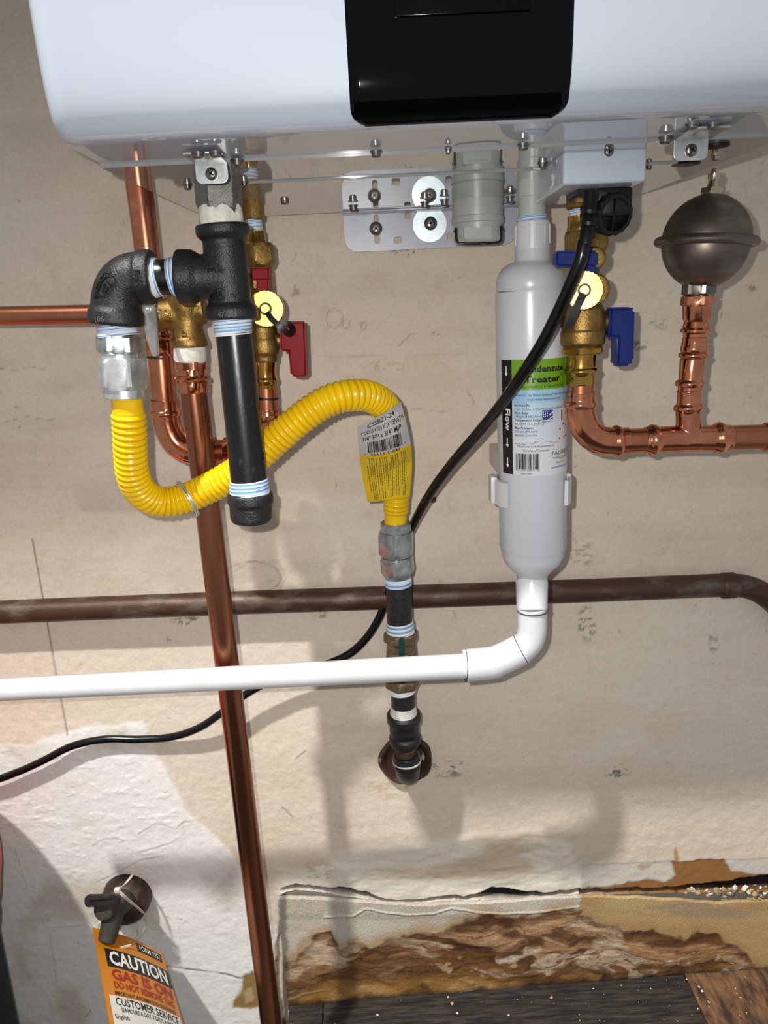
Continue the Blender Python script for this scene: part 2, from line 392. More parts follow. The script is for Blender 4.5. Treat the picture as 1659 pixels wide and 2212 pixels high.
# ---- back wall
xs = seqs((-.95, -.56, .03), (-.56, .56, .0017), (.56, .95, .03))
zlow = pt(830, 1500, 0).z; zhi = pt(830, 380, 0).z
zs = seqs((0, ZL-.09, .03), (ZL-.09, zlow, .0014), (zlow, zhi, .0022), (zhi, zhi+.22, .006), (zhi+.22, 2.3, .06))
X, Z = np.meshgrid(xs, zs); PXw, PYw = projA(X, np.zeros_like(X), Z)
def wall_paint(X, Z, px, py):
    col = np.ones(X.shape+(3,))*np.array(lin((216, 203, 186)))
    n1 = fbm(X*7, Z*9, 1); n2 = fbm(X*4, Z*40, 5); n3 = fbm(X*60, Z*60, 9, 4); n4 = fbm(X*16, Z*18, 21)
    col = mixc(col, (204, 190, 172), sstep(.4, .75, n2)*.6)
    col = mixc(col, (224, 214, 199), sstep(.5, .75, n1)*.6)
    col = mixc(col, (206, 187, 166), sstep(.56, .74, n4)*.3)
    col = mixc(col, (190, 176, 160), sstep(.64, .76, n3)*.22)
    dis = (fbm(X*130, Z*130, 30, 3)-.5)*.0009 + (fbm(X*14, Z*14, 33, 3)-.5)*.0016
    # skimmed joint band, lighter
    band = sstep(1250, 1300, py)*sstep(1720, 1640, py)*.35; col = mixc(col, (222, 212, 198), band)
    # fresh white paint patch, lower left
    wob = (fbm(X*30, Z*30, 41, 4)-.5)*40
    patch = polysoft(px+wob, py+wob*.6, [(-300, 1600), (60, 1612), (140, 1585), (215, 1570), (312, 1560), (335, 1625), (372, 1705), (425, 1772), (500, 1840), (560, 1925), (590, 2000), (600, 2300), (-300, 2300)], 5)
    col = mixc(col, (232, 231, 227), patch); dis += patch*.0006
    rough = polysoft(px, py, [(-300, 1600), (300, 1560), (420, 1770), (300, 1900), (-300, 1880)], 40)
    dis += rough*(sstep(.66, .7, fbm(X*60, Z*95, 50, 3)))*.00045
    # dirt on the white
    col = mixc(col, (188, 172, 150), patch*sstep(.58, .72, fbm(X*9, Z*9, 55))*.55)
    col = mixc(col, (120, 92, 66), polysoft(px+wob, py+wob, [(455, 1890), (510, 1880), (520, 1930), (490, 1960), (450, 1930)], 30)*.5)
    # plaster strip along the bottom joint
    sk = polysoft(px+wob*.5, py+wob*.5, [(600, 1875), (760, 1840), (960, 1815), (1120, 1800), (1210, 1795), (1235, 1830), (1258, 1900), (1255, 1960), (600, 1960)], 14)
    col = mixc(col, (226, 219, 205), sk*.9); dis += sk*.0022 + sk*(fbm(X*22, Z*60, 60, 4)-.5)*.004
    col = mixc(col, (190, 160, 120), sk*sstep(.55, .7, fbm(X*8, Z*26, 62))*.55)
    lump = np.exp(-((px-1205)**2/38**2+(py-1830)**2/60**2))*(.3+fbm(X*60, Z*60, 64, 3)); dis += lump*.006
    # torn joint on the right: paper band and bare brown paper
    br = (fbm(X*90, Z*50, 70, 3)-.5)*16
    paper = polysoft(px, py+br*.2, [(1256, 1868), (1460, 1861), (1660, 1855), (1900, 1848), (1900, 2000), (1256, 2000)], 2)
    col = mixc(col, (204, 197, 186), paper); dis -= paper*.0006
    kraft = np.maximum(polysoft(px+br, py+br*.5, [(1452, 1862), (1566, 1856), (1582, 1885), (1668, 1892), (1900, 1880), (1900, 1935), (1256, 1935), (1256, 1918), (1320, 1915), (1400, 1900), (1440, 1908), (1462, 1895)], 3), 0)
    col = mixc(col, (146, 104, 58), kraft); dis -= kraft*.0008
    col = mixc(col, (170, 150, 120), polysoft(px+br, py+br, [(1375, 1870), (1405, 1864), (1400, 1876), (1385, 1880)], 4)*.8)
    st = polysoft(px, py, [(1458, 1862), (1455, 1838), (1461, 1828), (1468, 1858)], 3); col = mixc(col, (170, 128, 70), st*.8)
    # brown bare spot by the copper pipe
    bs = polysoft(px+br, py+br, [(500, 2175), (520, 2130), (525, 2100), (600, 2105), (600, 2165), (540, 2180)], 4); col = mixc(col, (146, 118, 70), bs); dis -= bs*.0008
    bs = polysoft(px+br, py+br, [(522, 2140), (540, 2130), (548, 2150), (530, 2170)], 3); col = mixc(col, (176, 156, 112), bs)
    # vertical break where the ledge begins
    dv = segdist(px+br*.6, py, [(612, 1935), (607, 2000), (598, 2080), (604, 2160), (618, 2240)]); m_ = sstep(7, 1, dv); col = mixc(col, (92, 76, 60), m_*.8); dis -= m_*.003
    # pencil line, hairline cracks
    m_ = sstep(2.6, .6, segdist(px, py, [(70, 1165), (92, 1290), (118, 1440), (145, 1588)])); col = mixc(col, (92, 90, 88), m_*.75)
    for P, wd, a in [([(0, 795), (30, 800), (62, 792), (110, 800)], 2.4, .45), ([(860, 748), (885, 722), (930, 716), (955, 728)], 2.4, .5), ([(1010, 846), (1016, 856), (1024, 868)], 2.4, .6), ([(888, 885), (920, 884), (968, 892), (973, 880)], 2., .4), ([(680, 772), (800, 768), (960, 765), (1060, 758)], 2.2, .22), ([(975, 606), (992, 600), (1006, 601)], 2.2, .5), ([(610, 1745), (622, 1756), (632, 1764)], 4, .6), ([(30, 880), (62, 874), (118, 872)], 2, .35), ([(640, 1640), (652, 1628), (660, 1622)], 3, .6), ([(1000, 1090), (1100, 1080)], 1.8, .2),
                     ([(505, 1235), (540, 1215), (600, 1212), (618, 1250), (600, 1280)], 3.5, .25), ([(0, 915), (60, 900), (118, 908)], 2.2, .4), ([(1420, 745), (1530, 738), (1659, 728)], 2, .3),
                     ([(210, 1905), (262, 1880), (300, 1860), (352, 1848)], 2.6, .5), ([(352, 2085), (400, 2092), (470, 2100), (520, 2112)], 3.5, .9), ([(300, 1800), (338, 1778), (380, 1790), (396, 1775), (425, 1771)], 3, .55),
                     ([(395, 1778), (398, 1800), (368, 1822), (300, 1842)], 2.6, .45), ([(105, 2005), (116, 2070), (122, 2125)], 2.6, .45), ([(185, 2195), (196, 2180)], 2.5, .6),
                     ([(0, 1780), (165, 1778)], 2.5, .2), ([(295, 1990), (298, 2020), (285, 2033)], 2.4, .4), ([(200, 1828), (225, 1812), (262, 1812)], 3, .5), ([(30, 1830), (60, 1920), (100, 2005), (185, 1998)], 2.4, .3)]:
        d = segdist(px+br*.12, py+br*.25, P); m_ = sstep(wd*.85, .3, d)*(.45+.55*sstep(.35, .6, fbm(px/22., py/22., 12, 3))); col = mixc(col, (96, 84, 72), m_*a); dis -= m_*.0008*a; dis += sstep(wd*4, wd, d)*.0002
    for cx_, cy_, rx, ry in ((722, 688, 17, 20), (748, 700, 8, 9), (785, 704, 6, 8), (545, 1248, 62, 34)):
        e = np.abs(np.hypot((px-cx_)/rx, (py-cy_)/ry)-1)*min(rx, ry); col = mixc(col, (150, 134, 116), sstep(2.6, .6, e)*.5)
    # scuffs
    for cx_, cy_, rx, ry, a, c_ in [(1268, 1345, 20, 40, .8, (96, 88, 80)), (1540, 1390, 14, 22, .6, (96, 88, 80)), (1255, 1195, 26, 40, .5, (130, 120, 110)), (690, 1328, 16, 12, .8, (120, 100, 84)),
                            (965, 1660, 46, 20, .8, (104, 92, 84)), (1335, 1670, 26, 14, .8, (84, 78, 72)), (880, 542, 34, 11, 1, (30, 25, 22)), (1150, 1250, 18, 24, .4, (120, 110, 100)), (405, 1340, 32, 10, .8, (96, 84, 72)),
                            (1425, 700, 26, 12, .5, (110, 100, 92)), (1380, 745, 22, 12, .7, (84, 74, 72)), (895, 1960, 1, 1, 0, (0, 0, 0)), (840, 1700, 50, 26, .35, (170, 130, 96)), (840, 790, 60, 14, .45, (190, 150, 112)),
                            (1625, 620, 14, 10, .6, (80, 70, 62)), (620, 1745, 14, 10, .4, (110, 90, 70)), (690, 1880, 40, 24, .45, (160, 130, 100)), (590, 1250, 20, 16, .3, (170, 150, 120))]:
        if a:
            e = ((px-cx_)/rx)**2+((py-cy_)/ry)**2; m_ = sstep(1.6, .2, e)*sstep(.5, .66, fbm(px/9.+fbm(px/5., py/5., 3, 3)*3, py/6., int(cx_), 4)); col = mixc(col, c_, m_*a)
    sp = sstep(.90, .94, vnoise(X*240, Z*240, 77)*vnoise(X*53, Z*53, 78)**.2); col = mixc(col, (120, 106, 92), sp*.5)
    # rough opening around the gas elbow
    e = np.hypot((px-875)/58, (py-1640)/60); 
    # joint gap
    yj = np.interp(px, [600, 640, 690, 760, 800, 850, 900, 960, 1010, 1080, 1130, 1250, 1256, 1300, 1460, 1560, 1659, 1900], [1922, 1912, 1918, 1926, 1936, 1948, 1946, 1938, 1938, 1930, 1936, 1922, 1930, 1928, 1925, 1920, 1912, 1900])
    gh = np.interp(px, [600, 690, 740, 790, 850, 900, 960, 1030, 1060, 1100, 1180, 1256, 1300, 1450, 1560, 1660, 1900], [4, 5, 9, 6, 2.5, 3, 5, 5, 12, 11, 6, 5, 5, 5, 11, 17, 19])
    m_ = sstep(1.3, .7, np.abs(py+br*.5-yj)/gh)*sstep(606, 616, px); col = mixc(col, (30, 26, 24), m_); dis -= m_*.012
    below = sstep(0, 14, py-yj-gh)*sstep(608, 622, px); dis -= below*.012
    return col, dis
col, dis = wall_paint(X, Z, PXw, PYw)
wall = struct(gridmesh('wall_back', X, -dis, Z, col, 'wall'))
# ---- stained board along the foot of the wall
xs = seqs((pt(612, 2050, 0).x, .56, .0013), (.56, .95, .02)); n = 200
ss = np.linspace(0, 1, n); Xb, S = np.meshgrid(xs, ss)
ztop = pt(900, 1952, .006).z + (Xb-.04)*.0; ztop = ztop + (fbm(Xb*30, Xb*0, 90, 4)-.5)*.006
zt2 = np.array([pt(x_, y_, .006).z for x_, y_ in ((612, 1935), (800, 1945), (900, 1952), (1060, 1946), (1250, 1934), (1400, 1938), (1560, 1950), (1659, 1945))])
ztop = np.interp(Xb, [pt(x_, y_, .006).x for x_, y_ in ((612, 1935), (800, 1945), (900, 1952), (1060, 1946), (1250, 1934), (1400, 1938), (1560, 1950), (1659, 1945))], zt2) + (fbm(Xb*40, Xb*0, 90, 4)-.5)*.004
Zb = (ZL-.01)*(1-S)+ztop*S + (Xb-.1)*.035*(1-S)
PXb, PYb = projA(Xb, np.full_like(Xb, -.006), Zb)
def base_paint(X, Z, px, py):
    wx = (fbm(X*10, Z*24, 101, 4)-.5); wy = (fbm(X*12, Z*20, 104, 4)-.5)
    s1 = fbm(X*8+wx*1.6, Z*26+wy*2.4+X*4, 110, 5); s2 = fbm(X*18+wx*2, Z*48+wy*3, 120, 6); s3 = fbm(X*70, Z*90, 130, 4); big = fbm(X*6+wx, Z*12+wy, 140, 4)
    white = np.ones(X.shape+(3,))*np.array(lin((206, 200, 188)))
    white = mixc(white, (186, 176, 160), sstep(.5, .7, s1)*.5)
    tan = np.ones(X.shape+(3,))*np.array(lin((190, 160, 112))); tan = mixc(tan, (166, 136, 92), sstep(.45, .7, s1)*.6); tan = mixc(tan, (200, 176, 132), sstep(.55, .75, big)*.5)
    right = sstep(1248, 1256, px+(fbm(X*0, Z*60, 150, 3)-.5)*18)
    top = white*(1-right[..., None])+tan*right[..., None]
    top = mixc(top, (160, 146, 120), right*polysoft(px, py, [(1400, 1960), (1480, 1945), (1560, 1958), (1640, 1975), (1600, 1985), (1480, 1982)], 6)*.7)
    yb = np.interp(px, [600, 640, 668, 690, 715, 735, 765, 800, 850, 920, 1000, 1060, 1150, 1250, 1262, 1300, 1360, 1400, 1440, 1480, 1510, 1545, 1570, 1610, 1640, 1700, 1800], [2075, 2060, 2030, 2018, 2012, 2048, 2030, 2040, 2022, 2012, 1992, 1978, 1972, 1962, 1980, 1995, 2008, 1998, 2012, 2022, 2012, 2014, 2030, 2055, 2085, 2125, 2140])
    yb = yb+(fbm(X*45, X*0+3, 160, 4)-.5)*26
    stain = sstep(-3, 9, py-yb+(fbm(X*50, Z*50, 161, 4)-.5)*26)
    halo = sstep(-26, 4, py-yb+(fbm(X*30, Z*30, 163, 4)-.5)*30)
    bc = np.ones(X.shape+(3,))*np.array(lin((116, 80, 47)))
    bc = mixc(bc, (172, 132, 92), sstep(.40, .66, s1)*.95)
    bc = mixc(bc, (196, 170, 140), sstep(.55, .74, s2)*.7)
    bc = mixc(bc, (78, 50, 30), sstep(.50, .30, s2)*.85); bc = mixc(bc, (64, 40, 26), sstep(.035, .0, np.abs(s1-.5))*.5)
    pl_ = polysoft(px+wx*60, py+wy*40, [(1000, 1998), (1120, 1988), (1268, 1985), (1270, 2052), (1150, 2062), (1040, 2050)], 22); bc = mixc(bc, (186, 152, 120), pl_*sstep(.36, .6, s2)*.85)
    bc = mixc(bc, (206, 186, 158), sstep(.6, .68, fbm(X*14+wx*3, Z*40+wy*4, 133, 5))*.7); bc = mixc(bc, (60, 38, 26), sstep(.03, .0, np.abs(fbm(X*9+wx*3, Z*30+wy*3, 135, 5)-.52))*.7)
    fib = fbm(X*14+wx, Z*240, 181, 4); bc = bc*(.72+.56*fib)[..., None]
    edge = sstep(30, 8, py-yb)*stain; bc = mixc(bc, (88, 56, 32), edge*.6)
    low = sstep(2085, 2135, py+(px-1000)*.06); bc = mixc(bc, (168, 128, 64), low*sstep(.4, .6, big)*.7); bc = mixc(bc, (44, 30, 20), low*sstep(.52, .62, s1)*.8)
    crust = sstep(.62, .7, s3)*polysoft(px, py, [(930, 2085), (1020, 2060), (1120, 2080), (1120, 2110), (960, 2112)], 14); bc = mixc(bc, (206, 180, 140), crust*.7)
    crust2 = sstep(.58, .66, s3)*np.maximum(polysoft(px, py, [(1430, 2065), (1520, 2045), (1560, 2065), (1540, 2078), (1440, 2080)], 8), polysoft(px, py, [(1560, 2090), (1600, 2088), (1600, 2105), (1560, 2105)], 8)); bc = mixc(bc, (226, 214, 196), crust2*.9)
    bc = mixc(bc, (216, 204, 184), polysoft(px+wx*30, py, [(1068, 2078), (1100, 2066), (1136, 2064), (1110, 2078), (1075, 2084)], 4)*.9)
    bc = mixc(bc, (200, 186, 150), polysoft(px+wx*30, py, [(1280, 2032), (1330, 2028), (1360, 2044), (1310, 2052)], 6)*.75)
    col = mixc(top, (176, 146, 96), halo*.75); col = col*(1-stain[..., None])+bc*stain[..., None]
    bot = sstep(2128, 2146, py+(px-1000)*.075+(fbm(X*60, Z*0, 170, 3)-.5)*14); col = mixc(col, (24, 18, 14), bot*.85)
    col = mixc(col, (30, 24, 20), sstep(14, 3, np.abs(px-612+(fbm(Z*60, Z*0, 172, 3)-.5)*16))*.6)
    dis = (s1-.5)*.005*stain+(s2-.5)*.003*stain+(s3-.5)*.0016*(.3+stain)+(1-right)*.0012*sstep(1990, 1970, py)
    m_ = sstep(3.5, .6, segdist(px+wx*16, py+wy*16, [(700, 1978), (760, 1975), (790, 1960), (830, 1968), (880, 1976), (935, 1975), (975, 1962), (1030, 1972), (1150, 1972), (1250, 1960)]))
    dis += m_*.0012
    return col, dis
col, dis = base_paint(Xb, Zb, PXb, PYb)
tk = np.minimum(1, (1-S)*n/5.)             # top edge rolls back to the wall
bb = struct(gridmesh('baseboard_back', Xb, -(.006+dis)*np.where(S > .985, .55, 1), Zb, col, 'base'))
# ---- loose plaster flakes and rubble lying in the open joint on the right
rub = MB()
for i in range(90):
    px_ = 1480+200*random.random()**.8; py_ = 1922+random.random()*(6+.16*(px_-1480))-(px_-1480)*.06; D = .002+random.random()*.006; c = pt(px_, py_, D); s = .001+.0034*random.random()**1.6
    bm = bmesh.new(); bmesh.ops.create_icosphere(bm, subdivisions=1, radius=s)
    for v in bm.verts: v.co = v.co*(0.6+.8*random.random()); v.co.y *= .6; v.co += c
    rub.bm(bm, random.choice([0, 1, 1, 2]))
o = emit('plaster_rubble', rub, ['debris', 'debris_tan', 'galv_grey'], wall, smooth=0); o['kind'] = 'stuff'
# ---- floor and wooden ledge of boards
mb = MB(); box(mb, -.95, .95, -2.2, .05, -.05, 0); struct(emit('floor', mb, 'concrete'))
mb = MB(); zh = pt(830, 1235, 0).z; dh = .74; box(mb, -1.6, 1.6, -dh-.05, -dh, zh+(lp.z-zh)*(dh+.05)/-lp.y, 3.2); struct(emit('lamp_blocker', mb, 'plaster'))  # unseen header, added to keep the lamp off the upper wall
mb = MB(); x0 = pt(622, 2190, .02).x
ledge = struct(bpy.data.objects.new('trim_1', None)); C.objects.link(ledge); ledge.location = (x0, -.1, 0); WL[ledge] = Vector(ledge.location)
def board(xa, xb, ya, yb, za, zb_, m_, tilt=.035):
    bm = bmesh.new(); bmesh.ops.create_cube(bm, size=1); bmesh.ops.subdivide_edges(bm, edges=bm.edges[:], cuts=14, use_grid_fill=True)
    for v in bm.verts:
        t = v.co+Vector((.5, .5, .5)); p = Vector((xa+(xb-xa)*t.x, ya+(yb-ya)*t.y, za+(zb_-za)*t.z))
        p.z += (p.x-.1)*tilt*t.z + random.uniform(-.0008, .0008); p.x += random.uniform(-.0008, .0008); p.y += random.uniform(-.0008, .0008); v.co = p
    mb = MB(); mb.bm(bm); emit('plank', mb, m_, ledge, smooth=30)
xr = pt(1490, 2180, .03).x
board(x0, x0+.045, -.22, -.004, 0, ZL-.004, 'wood_dark')
board(x0+.047, xr, -.075, -.004, ZL-.04, ZL, 'wood_dark')
board(x0+.047, xr, -.22, -.078, ZL-.04, ZL-.001, 'wood_dark')
board(xr+.002, .62, -.22, -.004, ZL-.04, ZL+.001, 'wood_brown')
board(x0+.047, .62, -.21, -.012, 0, ZL-.045, 'wood_dark', 0.)
deb = MB()
for i in range(70):
    px_ = 640+1010*random.random()**.6; D = .012+.06*random.random(); p = pz(px_, 2180, ZL); p.y = -D; p.z = ZL+(p.x-.1)*.035+.0012; s = .0004+.0016*random.random()**4
    if px_ > 1560: s *= 1.3
    bm = bmesh.new(); bmesh.ops.create_icosphere(bm, subdivisions=1, radius=s)
    for v in bm.verts: v.co = v.co*(.5+random.random()); v.co.z *= .5; v.co += p
    deb.bm(bm, random.choice([0, 0, 1]))
o = emit('plaster_crumbs', deb, ['debris', 'debris_tan'], ledge, smooth=0); o['kind'] = 'stuff'

exec_parts = True
# ================================================================== WATER HEATER
XL, XR = -.167, .264
DLIP = -pz(500, 343, ZB).y; DFR = .362; RB = .03
heater = thing('tankless_water_heater', 'white wall-hung tankless water heater with a black front panel at top', 'water heater', ((XL+XR)/2, -.02, ZB))
def bez(p, q, r, t_, n): return [tuple(p[k]*(1-t)**3+3*q[k]*t*(1-t)**2+3*r[k]*t*t*(1-t)+t_[k]*t**3 for k in (0, 1)) for t in [i/n for i in range(n+1)]]
CP = [(-DFR, ZB+.62)] + bez((-DFR, ZB+.10), (-DFR, ZB+.012), (-DFR+.004, ZB), (-DFR+.026, ZB), 30) + [(-DLIP+.0002, ZB)]     # front going down, round, back under
CN_ = []
for i in range(len(CP)):
    a, b = CP[max(0, i-1)], CP[min(len(CP)-1, i+1)]; d = Vector((b[0]-a[0], b[1]-a[1])).normalized(); CN_.append((d.y, -d.x))
CN_[0] = (-1, 0); CN_[-1] = (0, -1)
rs_ = .015; sl_ = []
for i in range(9): al = math.pi/2*i/8; sl_.append((XL+rs_*(1-math.cos(al)), rs_*(1-math.sin(al))))
sl_ += [(XL+XR-x, q) for x, q in sl_[::-1]]
mb = MB(); nP = len(CP); vs = [Vector((x, min(y+q, -DLIP+.0002), min(z+.25*q, ZB+.62))) for x, q in sl_ for y, z in CP]
mb.add(vs, [(i*nP+j, (i+1)*nP+j, (i+1)*nP+j+1, i*nP+j+1) for i in range(len(sl_)-1) for j in range(nP-1)])
mb.f.append(tuple(range(nP))+()); mb.mi.append(0); mb.f.append(tuple((len(sl_)-1)*nP+j for j in reversed(range(nP)))); mb.mi.append(0)
emit('front_cover', mb, 'heater_white', heater, 50)
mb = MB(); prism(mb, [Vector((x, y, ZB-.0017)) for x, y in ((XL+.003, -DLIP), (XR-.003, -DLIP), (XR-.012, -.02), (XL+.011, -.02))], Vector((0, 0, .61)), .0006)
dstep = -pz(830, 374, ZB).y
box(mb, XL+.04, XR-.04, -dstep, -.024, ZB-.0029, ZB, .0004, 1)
emit('housing', mb, 'heater_under_shaded', heater, 30)
# black control panel wrapping round the lower front edge
pxc = lambda x: x
pl = pt(747, 60, DFR).x; pr = pt(1240, 60, DFR).x
prof = [(-DFR, ZB+.12+.28*(1-i/8), -1., 0.) for i in range(8)]            # (y, z, ny, nz) going down and round the lower edge
for (y, z), (ny, nz) in zip(CP[1:27], CN_[1:27]): prof.append((y, z, ny, nz))
sl = [0]
for a, b in zip(prof, prof[1:]): sl.append(sl[-1]+math.hypot(a[0]-b[0], a[1]-b[1]))
nx = 40; rc = .011; Vt = []; Vb = []
for (y, z, ny, nz), s in zip(prof, sl):
    q = max(0, (s-(sl[-1]-rc))/rc); ins = rc*(1-math.sqrt(max(0, 1-q*q)))
    for i in range(nx+1):
        t = i/nx; x = pl+ins+(pr-pl-2*ins)*t
        e = min(x-pl-ins, pr-ins-x, sl[-1]-s); h = .0016*min(1, math.sqrt(max(0, e/.0016+.02)))
        Vt.append(Vector((x, y+ny*h, z+nz*h))); Vb.append(Vector((x, y-ny*.0004, z-nz*.0004)))
mb = MB(); nr = len(prof); fs = [(j*(nx+1)+i, j*(nx+1)+i+1, (j+1)*(nx+1)+i+1, (j+1)*(nx+1)+i) for j in range(nr-1) for i in range(nx)]
o_ = mb.add(Vt, fs); o2 = mb.add(Vb, [])
bd = [(0, i) for i in range(nx+1)]+[(j, nx) for j in range(1, nr)]+[(nr-1, i) for i in range(nx-1, -1, -1)]+[(j, 0) for j in range(nr-2, 0, -1)]
ids = [j*(nx+1)+i for j, i in bd]
for a, b in zip(ids, ids[1:]+ids[:1]): mb.f.append((a, b, o2+b, o2+a)); mb.mi.append(0)
panel = emit('control_panel', mb, 'panel_black', heater, 60)
mb = MB(); a = pt(852, 17, DFR+.002); b = pt(1146, 2, DFR+.002); box(mb, a.x, b.x, -DFR-.0022, -DFR, b.z-.004, b.z+.05, .0006, 2); emit('display', mb, 'display_black', panel)
# underside screws
for x_, y_, r_, h_ in [(812, 327, 11, 14), (1130, 312, 11, 14), (968, 322, 6, 12), (1172, 352, 10, 12), (1438, 297, 14, 14), (512, 346, 13, 14), (405, 398, 9, 13), (527, 392, 9, 13), (615, 430, 10, 12), (1102, 410, 14, 10), (1402, 355, 7, 12)]:
    screw_below(heater, x_, y_, r_, h_)
def lock_bracket(px0, px1, ytop, ybot, r1, screws, hscale=1):
    # bent plate: a foot flat on the underside and a tongue hanging down
    p = pz((px0+px1)/2, ytop, ZB-.0017); D = -p.y; a = pt(px0, ytop, D); b = pt(px1, ybot, D); k = W(1, px0, ytop, D)
    mb = MB(); r = 14*k; zt = ZB-.0017; x0_, x1_ = a.x, b.x; pts = [(x0_, zt), (x1_, zt)]
    for i in range(9): t = math.pi/2*i/8; pts.append((x1_-r+r*math.cos(t), b.z+r-r*math.sin(t)))
    for i in range(9): t = math.pi/2+math.pi/2*i/8; pts.append((x0_+r+r*math.cos(t), b.z+r-r*math.sin(t)))
    prism(mb, [Vector((x, -D, z)) for x, z in pts], Vector((0, .0012, 0)), .0003)
    box(mb, x0_, x1_, -D-.03, -D+.001, zt-.0012, zt+.0001, .0004, 2)
    br = emit('lock_bracket', mb, 'zinc', heater)
    screw_front(br, (px0+px1)/2, (ytop+ybot)/2+4, D, 13)
    for sx, sy, sr, sh in screws: screw_below(br, sx, sy, sr, sh, ZB-.0029)
    return D
lock_bracket(420, 494, 349, 395, 0, [(428, 331, 13, 12), (466, 329, 13, 12)])
lock_bracket(1457, 1528, 297, 345, 0, [(1495, 268, 13, 12), (1540, 268, 13, 12)])
for x_, y_, r_ in ((1548, 313, 20), (1482, 352, 22)):  # black discs stand in for the dark inside of holes
    mb = MB(); p = pz(x_, y_, ZB-.0018); k = (p-CAM).dot(f0)/FPX; lathe(mb, p, Vector((0, 0, -1)), [(0, r_*k*1.35), (.0012, r_*k*1.35), (.0016, r_*k*1.1)], 24); emit('hole_disc', mb, 'black_plastic', heater)
# junction box under the heater with cord entry
pj = pz(1217, 322, ZB); DJ = -pj.y; a = pt(1217, 318, DJ); b = pt(1396, 388, DJ)
mb = MB(); zj = b.z-.001
box(mb, a.x, b.x, -DJ, -DJ+.10, zj, ZB-.001, .0022, 4)
jb = emit('junction_box', mb, 'heater_white', heater)
screw_front(jb, 1315, 328, DJ, 10)
# gas inlet: grey hexagonal bushing smeared with pipe dope
DG = .235
mb = MB(); zt = pt(473, 392, DG)
stack(mb, DG, [(470, 372, 88, 1), (474, 440, 88, 1), (475, 452, 84, .6), (476, 456, 80, 0)], 48, ph=.25); g = emit('gas_inlet', mb, 'galv_grey', heater, 25)
mb = MB(); rnd = random.Random(3)
pa = pt(476, 440, DG); rr = W(45.5, 476, 440, DG); zt0 = pt(477, 470, DG).z; zb0 = pt(478, 492, DG).z; R = []
for k in range(2):
    for i in range(48): pass
ztops = [pt(476, 458-12*vnoise(np.array([i*.55]), np.array([0.]), 5)[0]*2.2+10, DG).z for i in range(48)]
for k, rrk in ((0, .9), (.05, 1.), (.5, 1.02), (1., 1.)):
    ring = []
    for i in range(48):
        th = 2*math.pi*i/48; z = ztops[i]*(1-k)+zb0*k; tm = ((th+.25+math.pi/6) % (math.pi/3))-math.pi/6; r_ = min(rr/math.cos(tm), rr*1.06)*rrk
        c = pa.lerp(pt(478, 492, DG), .5); ring.append(Vector((c.x+r_*math.sin(th), c.y-r_*math.cos(th), z)))
    R.append(ring)
rings(mb, R); emit('pipe_dope', mb, 'dope_white', g, 60)
mb = MB(); lt_ = text(mb, 'NPT', lambda u, v, h: pt(459+u, 437-v, DG+W(44.5, 462, 435, DG)) + Vector((0, -.0004-h, 0)) + Vector((0, u*W(.27, 462, 435, DG), 0)), 0, 0, 13, bold=.012, ext=.0003); emit('lettering', mb, 'cast_mark', g)
# wall bracket with big washers
DP = .012
P = [(742, 432), (1116, 418), (1114, 480), (1100, 508), (1076, 520), (1040, 525), (800, 540), (770, 536), (752, 520), (745, 498)]
br = None
def slab_with_holes():
    a = pt(742, 470, DP); b = pt(1116, 470, DP); z0 = pt(900, 538, DP).z; z1 = ZB+.008; rx = .013
    outer = []
    def arc(cx, cz, r, t0, t1, n=7): return [(cx+r*math.cos(t0+(t1-t0)*i/n), cz+r*math.sin(t0+(t1-t0)*i/n)) for i in range(n+1)]
    outer = [(b.x, z1), (a.x, z1)] + arc(a.x+rx, z0+rx, rx, math.pi, 1.5*math.pi) + arc(b.x-rx, z0+rx, rx, 1.5*math.pi, 2*math.pi)
    holes = []
    def slot(px, py, hw, hh, r):
        c = pt(px, py, DP); k = W(1, px, py, DP); hw *= k; hh *= k; r = min(r*k, hw, hh)
        return arc(c.x+hw-r, c.z+hh-r, r, 0, math.pi/2, 4)+arc(c.x-hw+r, c.z+hh-r, r, math.pi/2, math.pi, 4)+arc(c.x-hw+r, c.z-hh+r, r, math.pi, 1.5*math.pi, 4)+arc(c.x+hw-r, c.z-hh+r, r, 1.5*math.pi, 2*math.pi, 4)
    holes = [slot(814, 496, 6, 30, 6), slot(860, 519, 9, 7, 4), (slot(881, 467, 7, 7, 4)), slot(972, 512, 7, 8, 4)]
    from mathutils.geometry import tessellate_polygon
    bm = bmesh.new(); es = []
    for lp_ in [outer]+holes:
        vs = [bm.verts.new((x, -DP, z)) for x, z in lp_]
        for u_, v_ in zip(vs, vs[1:]+vs[:1]): es.append(bm.edges.new((u_, v_)))
    bmesh.ops.triangle_fill(bm, use_beauty=True, use_dissolve=False, edges=es)
    r = bmesh.ops.extrude_face_region(bm, geom=bm.faces[:])
    for e in r['geom']:
        if isinstance(e, bmesh.types.BMVert): e.co.y += .0016
    mb = MB(); mb.bm(bm)
    box(mb, a.x, b.x, -.034, -DP+.0015, ZB-.0046, ZB-.003, .0004, 2)     # turned-out top flange under the housing
    return emit('mounting_bracket', mb, 'plate_white', heater, 30)
br = slab_with_holes()
mb = MB(); c = pt(928, 485, DP+.0005); r_ = W(37, 928, 485, DP); lathe(mb, c, Vector((0, -1, 0)), [(0, r_), (.0014, r_), (.0018, r_*.985)], 56); emit('washer', mb, 'zinc_washer', br, 30)
screw_front(br, 812, 494, DP, 14); screw_front(br, 930, 483, DP+.0018, 14)
for x_, y_ in ((763, 444), (918, 437), (960, 432), (1102, 425)): screw_below(br, x_, y_, 9, 14, ZB-.0046)
